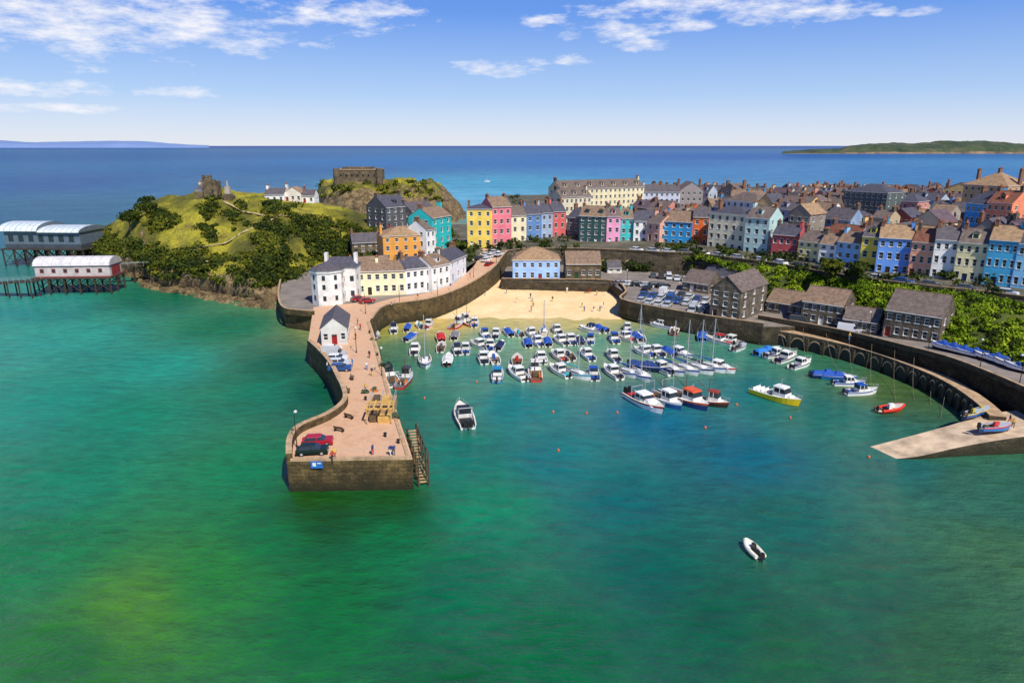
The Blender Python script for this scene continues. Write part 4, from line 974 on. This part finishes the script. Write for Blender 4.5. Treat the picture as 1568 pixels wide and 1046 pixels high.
try:
    PM=[person_mesh(0.15),person_mesh(.9),person_mesh(-.7)]
except Exception as ex:
    print('people fail',ex); PM=[]
SK=M((205,150,120),.6,'skin');HR=[M((50,34,24),.8,'hair'),M((150,110,60),.8,'hair')]
def person(u,v,z,hd,shirt,tr):
    if not PM: return
    me=random.choice(PM).copy(); me.materials.clear()
    for m_ in (SK,M(shirt,.8,'shirt_cloth'),M(tr,.8,'trouser_cloth'),random.choice(HR),DARK): me.materials.append(m_)
    for p in me.polygons:
        x,y,zz=p.center; 
        if zz>1.47: k=3 if (zz>1.7 or y>.06) else 0
        elif zz<.09: k=4
        elif abs(x)>.2 and zz<.98: k=0
        elif zz>.95: k=1
        else: k=2
        p.material_index=k; p.use_smooth=True
    o=bpy.data.objects.new('person',me); o.location=P(u,v,z); o.rotation_euler=(0,0,math.radians(hd)); scene.collection.objects.link(o)
cl=[(200,60,60),(40,60,120),(230,230,225),(60,60,64),(90,140,190),(220,180,80),(40,44,60)]
for u,v,z in [(509,706,4.51),(513,702,4.51),(571,696,4.51),(598,697,4.51),(603,697,4.51),(570,575,4.51),(562,566,4.51),(566,548,4.51),(545,520,4.51),(552,505,4.51),(548,497,4.51),(540,560,4.51),(560,600,4.51),(600,470,4.7),(640,458,4.9),(690,442,5.6),(720,425,6.6),(1000,445,4.52),(935,440,4.52),(1550,655,3.0),(1545,648,3.0),(1300,520,5.4)]:
    person(u,v,z,random.uniform(0,360),random.choice(cl),random.choice(cl))
bme=bpy.data.objects['beach_sand'].data; bco=np.array([v.co[:] for v in bme.vertices])
for _ in range(18):
    u=random.uniform(740,930);v=random.uniform(444,474); p=P(u,v,1.5); k=np.argmin((bco[:,0]-p[0])**2+(bco[:,1]-p[1])**2)
    person(u,v,1.5,random.uniform(0,360),random.choice(cl),random.choice(cl)); scene.collection.objects[-1].location=tuple(bco[k])
p=P(900,447,1.9); mb=MB(); RDc=M((200,30,40),.8,'tent_cloth')
for i in range(6):
    a0=math.pi*i/6;a1=math.pi*(i+1)/6
    mb.face([(1.1*math.cos(a0),-.8,1.1*math.sin(a0)),(1.1*math.cos(a1),-.8,1.1*math.sin(a1)),(.7*math.cos(a1),1,.6*math.sin(a1)),(.7*math.cos(a0),1,.6*math.sin(a0))],RDc)
mb.obj('beach_tent',p)
# ---- pier furniture
def lamp(u,v,z,h=5):
    p=P(u,v,z); mb=MB(); mb.cyl((0,0,0),(0,0,.5),.13,.1,8,DARK);mb.cyl((0,0,.5),(0,0,h),.07,.05,8,DARK); mb.cyl((0,0,h),(0,.6,h+.2),.04,.03,6,DARK); mb.wedge(-.18,.18,.5,h+.05,h+.3,.08,.08,.6,TRIM,yc=.7); mb.obj('street_lamp',p)
for u,v,z in ((455,685,4.5),(546,540,4.5),(560,480,4.5),(612,466,4.7),(670,453,5),(725,424,6.6),(760,402,8),(585,575,4.5),(960,440,4.5),(1040,462,4.5),(1330,514,5.5),(1420,540,6.1),(1500,563,6.4),(1560,590,6.4)): lamp(u,v,z)
def bench(u,v,z,hd):
    mb=MB(); mb.box(-.8,.8,-.22,.22,.42,.47,WOOD); mb.hexa([(-.8,.22,.5),(.8,.22,.5),(.8,.27,.5),(-.8,.27,.5),(-.8,.3,.9),(.8,.3,.9),(.8,.35,.9),(-.8,.35,.9)],WOOD)
    for x in (-.65,.65): mb.box(x-.04,x+.04,-.2,.24,0,.42,DARK); mb.box(x-.04,x+.04,.24,.3,0,.86,DARK)
    mb.obj('wooden_bench',P(u,v,z),math.radians(hd))
bench(535,640,4.5,150);bench(534,600,4.5,100);bench(540,580,4.5,100);bench(520,660,4.5,160)
def pots(u,v,n_):
    mb=MB(); NT=M((70,86,60),.9,'netting',.4,3); OR=M((190,110,50),.9,'rope_orange')
    for k in range(n_):
        x=random.uniform(-1.2,1.2);y=random.uniform(-.9,.9);z=random.choice([0,.38]) if k>4 else 0
        mb.wedge(x-.35,x+.35,.5,z,z+.36,.06,.06,.7,random.choice([NT,OR,DARK,NT]),yc=y)
    mb.obj('lobster_pots',P(u,v,4.5))
pots(598,640,16);pots(568,600,12);pots(590,560,8);pots(575,520,6)
p=P(583,640,4.5); par=empty('boarding_platform',p,math.radians(4)); mb=MB()
TS=M((206,164,92),.8,'timber_stack',.3,2); GS=M((176,146,104),.85,'platform_stone',.3,1)
mb.box(-2.0,2.0,1.5,6.0,0,1.5,GS)
for k in range(6): mb.box(-2.0,-.6,1.5-(k+1)*.35,1.5-k*.35,0,1.5-(k+1)*.22,GS)
for k in range(7): mb.box(-1.6,1.6,6+k*.35,6.35+k*.35,0,1.5-(k+1)*.2,GS)
mb.obj('stone_base',parent=par); mb=MB()
for x in (-1.9,-.1,1.9):
    for y in (1.7,3.8,5.8): mb.cyl((x,y,1.5),(x,y,2.6),.05,.05,5,STEEL)
    mb.cyl((x,1.7,2.6),(x,5.8,2.6),.04,.04,5,STEEL)
for x in (-1.7,1.9):
    for y in (-2.4,.6): mb.cyl((x,y,0),(x,y,2.4),.09,.09,6,TS)
for y in (-2.4,.6): mb.box(-1.9,2.1,y-.1,y+.1,2.4,2.6,TS)
for k in range(4): mb.box(-1.9+k*1.1,-1.6+k*1.1,-2.6,.8,2.602,2.72,TS)
mb.box(-.2,1.6,-2,-.2,0,.9,TS);mb.box(-1.5,-.5,-1.6,.2,0,1.3,WOOD);mb.box(0,1.2,2.2,4,1.502,2.3,TS); mb.box(-1.5,-.5,3,5,1.502,2.1,WOOD)
mb.obj('timber_frame',parent=par)
for u,v in ((590,668),(560,612),(610,678),(578,545),(566,510)):
    mb=MB(); mb.cyl((0,0,0),(0,0,.5),.22,.16,10,DARK);mb.cyl((0,0,.5),(0,0,.62),.28,.24,10,DARK); mb.obj('mooring_bollard',P(u,v,4.5))
a=P(634,700,4.5); par=empty('landing_steps',(a[0]+.2,a[1],0)); mb=MB()
d=Vector(P(618,655,4.5))-Vector(a); d.z=0; Ls=d.length; d.normalize(); n=Vector((-d.y,d.x,0))*-1
PW=M((84,70,52),.85,'pile_timber',.4,2)
for k in range(6):
    for w in (.3,1.7):
        q_=d*(k*Ls/5)+n*w; mb.cyl((q_.x,q_.y,-2.5),(q_.x,q_.y,5.1 if w>1 else 4.4),.13,.13,7,PW)
for k in range(18):
    q_=d*(k*Ls/18*.9+.4); z=.4+k*.23; r_=d*.42; w=n*1.3; o_=n*.35
    b0=q_+o_
    mb.hexa([b0+Vector((0,0,z)),b0+r_+Vector((0,0,z)),b0+r_+w+Vector((0,0,z)),b0+w+Vector((0,0,z)),b0+Vector((0,0,z+.08)),b0+r_+Vector((0,0,z+.08)),b0+r_+w+Vector((0,0,z+.08)),b0+w+Vector((0,0,z+.08))],GS)
for z in (1.5,3.2,5.0):
    q0=n*1.7+Vector((0,0,z));q1=d*Ls+n*1.7+Vector((0,0,z)); mb.cyl(q0,q1,.07,.07,5,PW)
mb.obj('steps_and_piles',parent=par)
a=P(479,716,4.5); mb=MB(); mb.box(-.8,.8,-.08,0,-.6,.4,M((40,110,190),.5,'blue_sign')); mb.box(-.55,-.1,-.1,-.081,-.3,.2,TRIM); mb.box(.1,.6,-.1,-.081,.05,.2,TRIM)
mb.obj('harbour_sign',(a[0],P(439,706,4.5)[1]-.1,4.2))
for u in (905,925,945,965,985):
    e=P(u,387,10); y=e[1]
    mb=MB(); pts_=[(-1.6,0),(1.6,0),(1.6,1.6)]+[(1.6*math.cos(math.pi*k/8),1.6+1.4*math.sin(math.pi*k/8)) for k in range(1,8)]+[(-1.6,1.6)]
    o=[(x,-.12,z) for x,z in pts_]; mb.face(o,DARK)  # no real opening: the arch's inner shade is a flat dark face
    for k in range(len(pts_)): 
        a_=pts_[k];b_=pts_[(k+1)%len(pts_)]; mb.face([(a_[0]*1.15,0,a_[1]*1.1),(b_[0]*1.15,0,b_[1]*1.1),(b_[0],-.25,b_[1]),(a_[0],-.25,a_[1])],COPE)
    mb.obj('wall_arch',(e[0],y-.3,4.5))
# ---- world
w=bpy.data.worlds.new("World"); scene.world=w; w.use_nodes=True; nt=w.node_tree; bg=nt.nodes['Background']
sky=N(nt,'ShaderNodeTexSky',sky_type='NISHITA'); sky.sun_disc=False; sky.sun_elevation=math.radians(50); sky.sun_rotation=math.radians(150); sky.air_density=1.0; sky.dust_density=.6; sky.ozone_density=2.5
tc=N(nt,'ShaderNodeTexCoord'); sx=N(nt,'ShaderNodeSeparateXYZ'); nt.links.new(tc.outputs['Generated'],sx.inputs[0])
az=math_(nt,'ARCTAN2',sx.outputs[0],sx.outputs[1]); el=math_(nt,'ARCSINE',sx.outputs[2])
blobs=[(110,12,330,56),(300,35,120,22),(545,18,100,26),(765,103,70,14),(880,90,32,9),(930,48,90,15),(985,68,45,9),(1080,4,190,26),(1210,16,120,18),(1295,12,50,12),(830,30,38,9),(60,135,100,11),(280,141,70,8),(1355,18,18,7),(1410,18,28,6),(60,165,100,7),(1060,38,40,8)]
acc=None
for u,v,wu,wv in blobs:
    a=u-784.;b=522.5-v; dx=a;dy=F*c+b*s;dz=-F*s+b*c; ln=math.sqrt(dx*dx+dy*dy+dz*dz)
    A0=math.atan2(dx,dy);E0=math.asin(dz/ln)
    t1=math_(nt,'POWER',math_(nt,'ABSOLUTE',math_(nt,'DIVIDE',math_(nt,'SUBTRACT',az,A0),wu/F*.9)),2)
    t2=math_(nt,'POWER',math_(nt,'ABSOLUTE',math_(nt,'DIVIDE',math_(nt,'SUBTRACT',el,E0),wv/F*.95)),2)
    bl=math_(nt,'SUBTRACT',1.0,math_(nt,'ADD',t1,t2))
    acc=bl if acc is None else math_(nt,'MAXIMUM',acc,bl)
cb=N(nt,'ShaderNodeCombineXYZ'); nt.links.new(math_(nt,'MULTIPLY',az,16),cb.inputs[0]); nt.links.new(math_(nt,'MULTIPLY',el,52),cb.inputs[1])
n1=noise(nt,cb.outputs[0],1.0,10,.66)
dn=math_(nt,'ADD',math_(nt,'MULTIPLY',math_(nt,'MAXIMUM',acc,-1.5),.6),math_(nt,'MULTIPLY',math_(nt,'SUBTRACT',n1,.5),4.0))
dn=math_(nt,'MULTIPLY',dn,1.0,True)
sm=math_(nt,'MULTIPLY',dn,.93)
grad=ramp(nt,math_(nt,'MULTIPLY',el,2.0,True),[(0,C((232,236,246))),(.04,C((214,226,248))),(.13,C((170,202,247))),(.34,C((90,146,236))),(1.0,C((30,70,150)))])
gm=N(nt,'ShaderNodeVectorMath',operation='SCALE'); nt.links.new(grad,gm.inputs[0]); gm.inputs['Scale'].default_value=10.8
skyc=mixc(nt,.78,sky.outputs[0],gm.outputs[0])
cshade=mixc(nt,n1,(7.4,7.8,9.2,1),(10.4,10.2,10.3,1))
cc=mixc(nt,sm,skyc,cshade)
nt.links.new(cc,bg.inputs[0]); bg.inputs[1].default_value=.1
# ---- sun & camera
sl=bpy.data.lights.new('sun','SUN'); sl.energy=5.0; sl.angle=math.radians(.5); sl.color=(1,.95,.85)
so_=bpy.data.objects.new('sun',sl); scene.collection.objects.link(so_)
elv=math.radians(50); sd=Vector((.5*math.cos(elv),-.866*math.cos(elv),math.sin(elv)))
so_.rotation_euler=sd.to_track_quat('Z','Y').to_euler(); so_.location=(100,-100,200)
cam=bpy.data.cameras.new('camera'); cam.lens=24; cam.sensor_width=36; cam.clip_end=200000; cam.clip_start=.5
co=bpy.data.objects.new('camera',cam); co.location=(0,0,H); co.rotation_euler=(math.radians(90-16),0,0); scene.collection.objects.link(co); scene.camera=co
scene.view_settings.view_transform='Standard'; scene.view_settings.look='None'; scene.view_settings.exposure=0
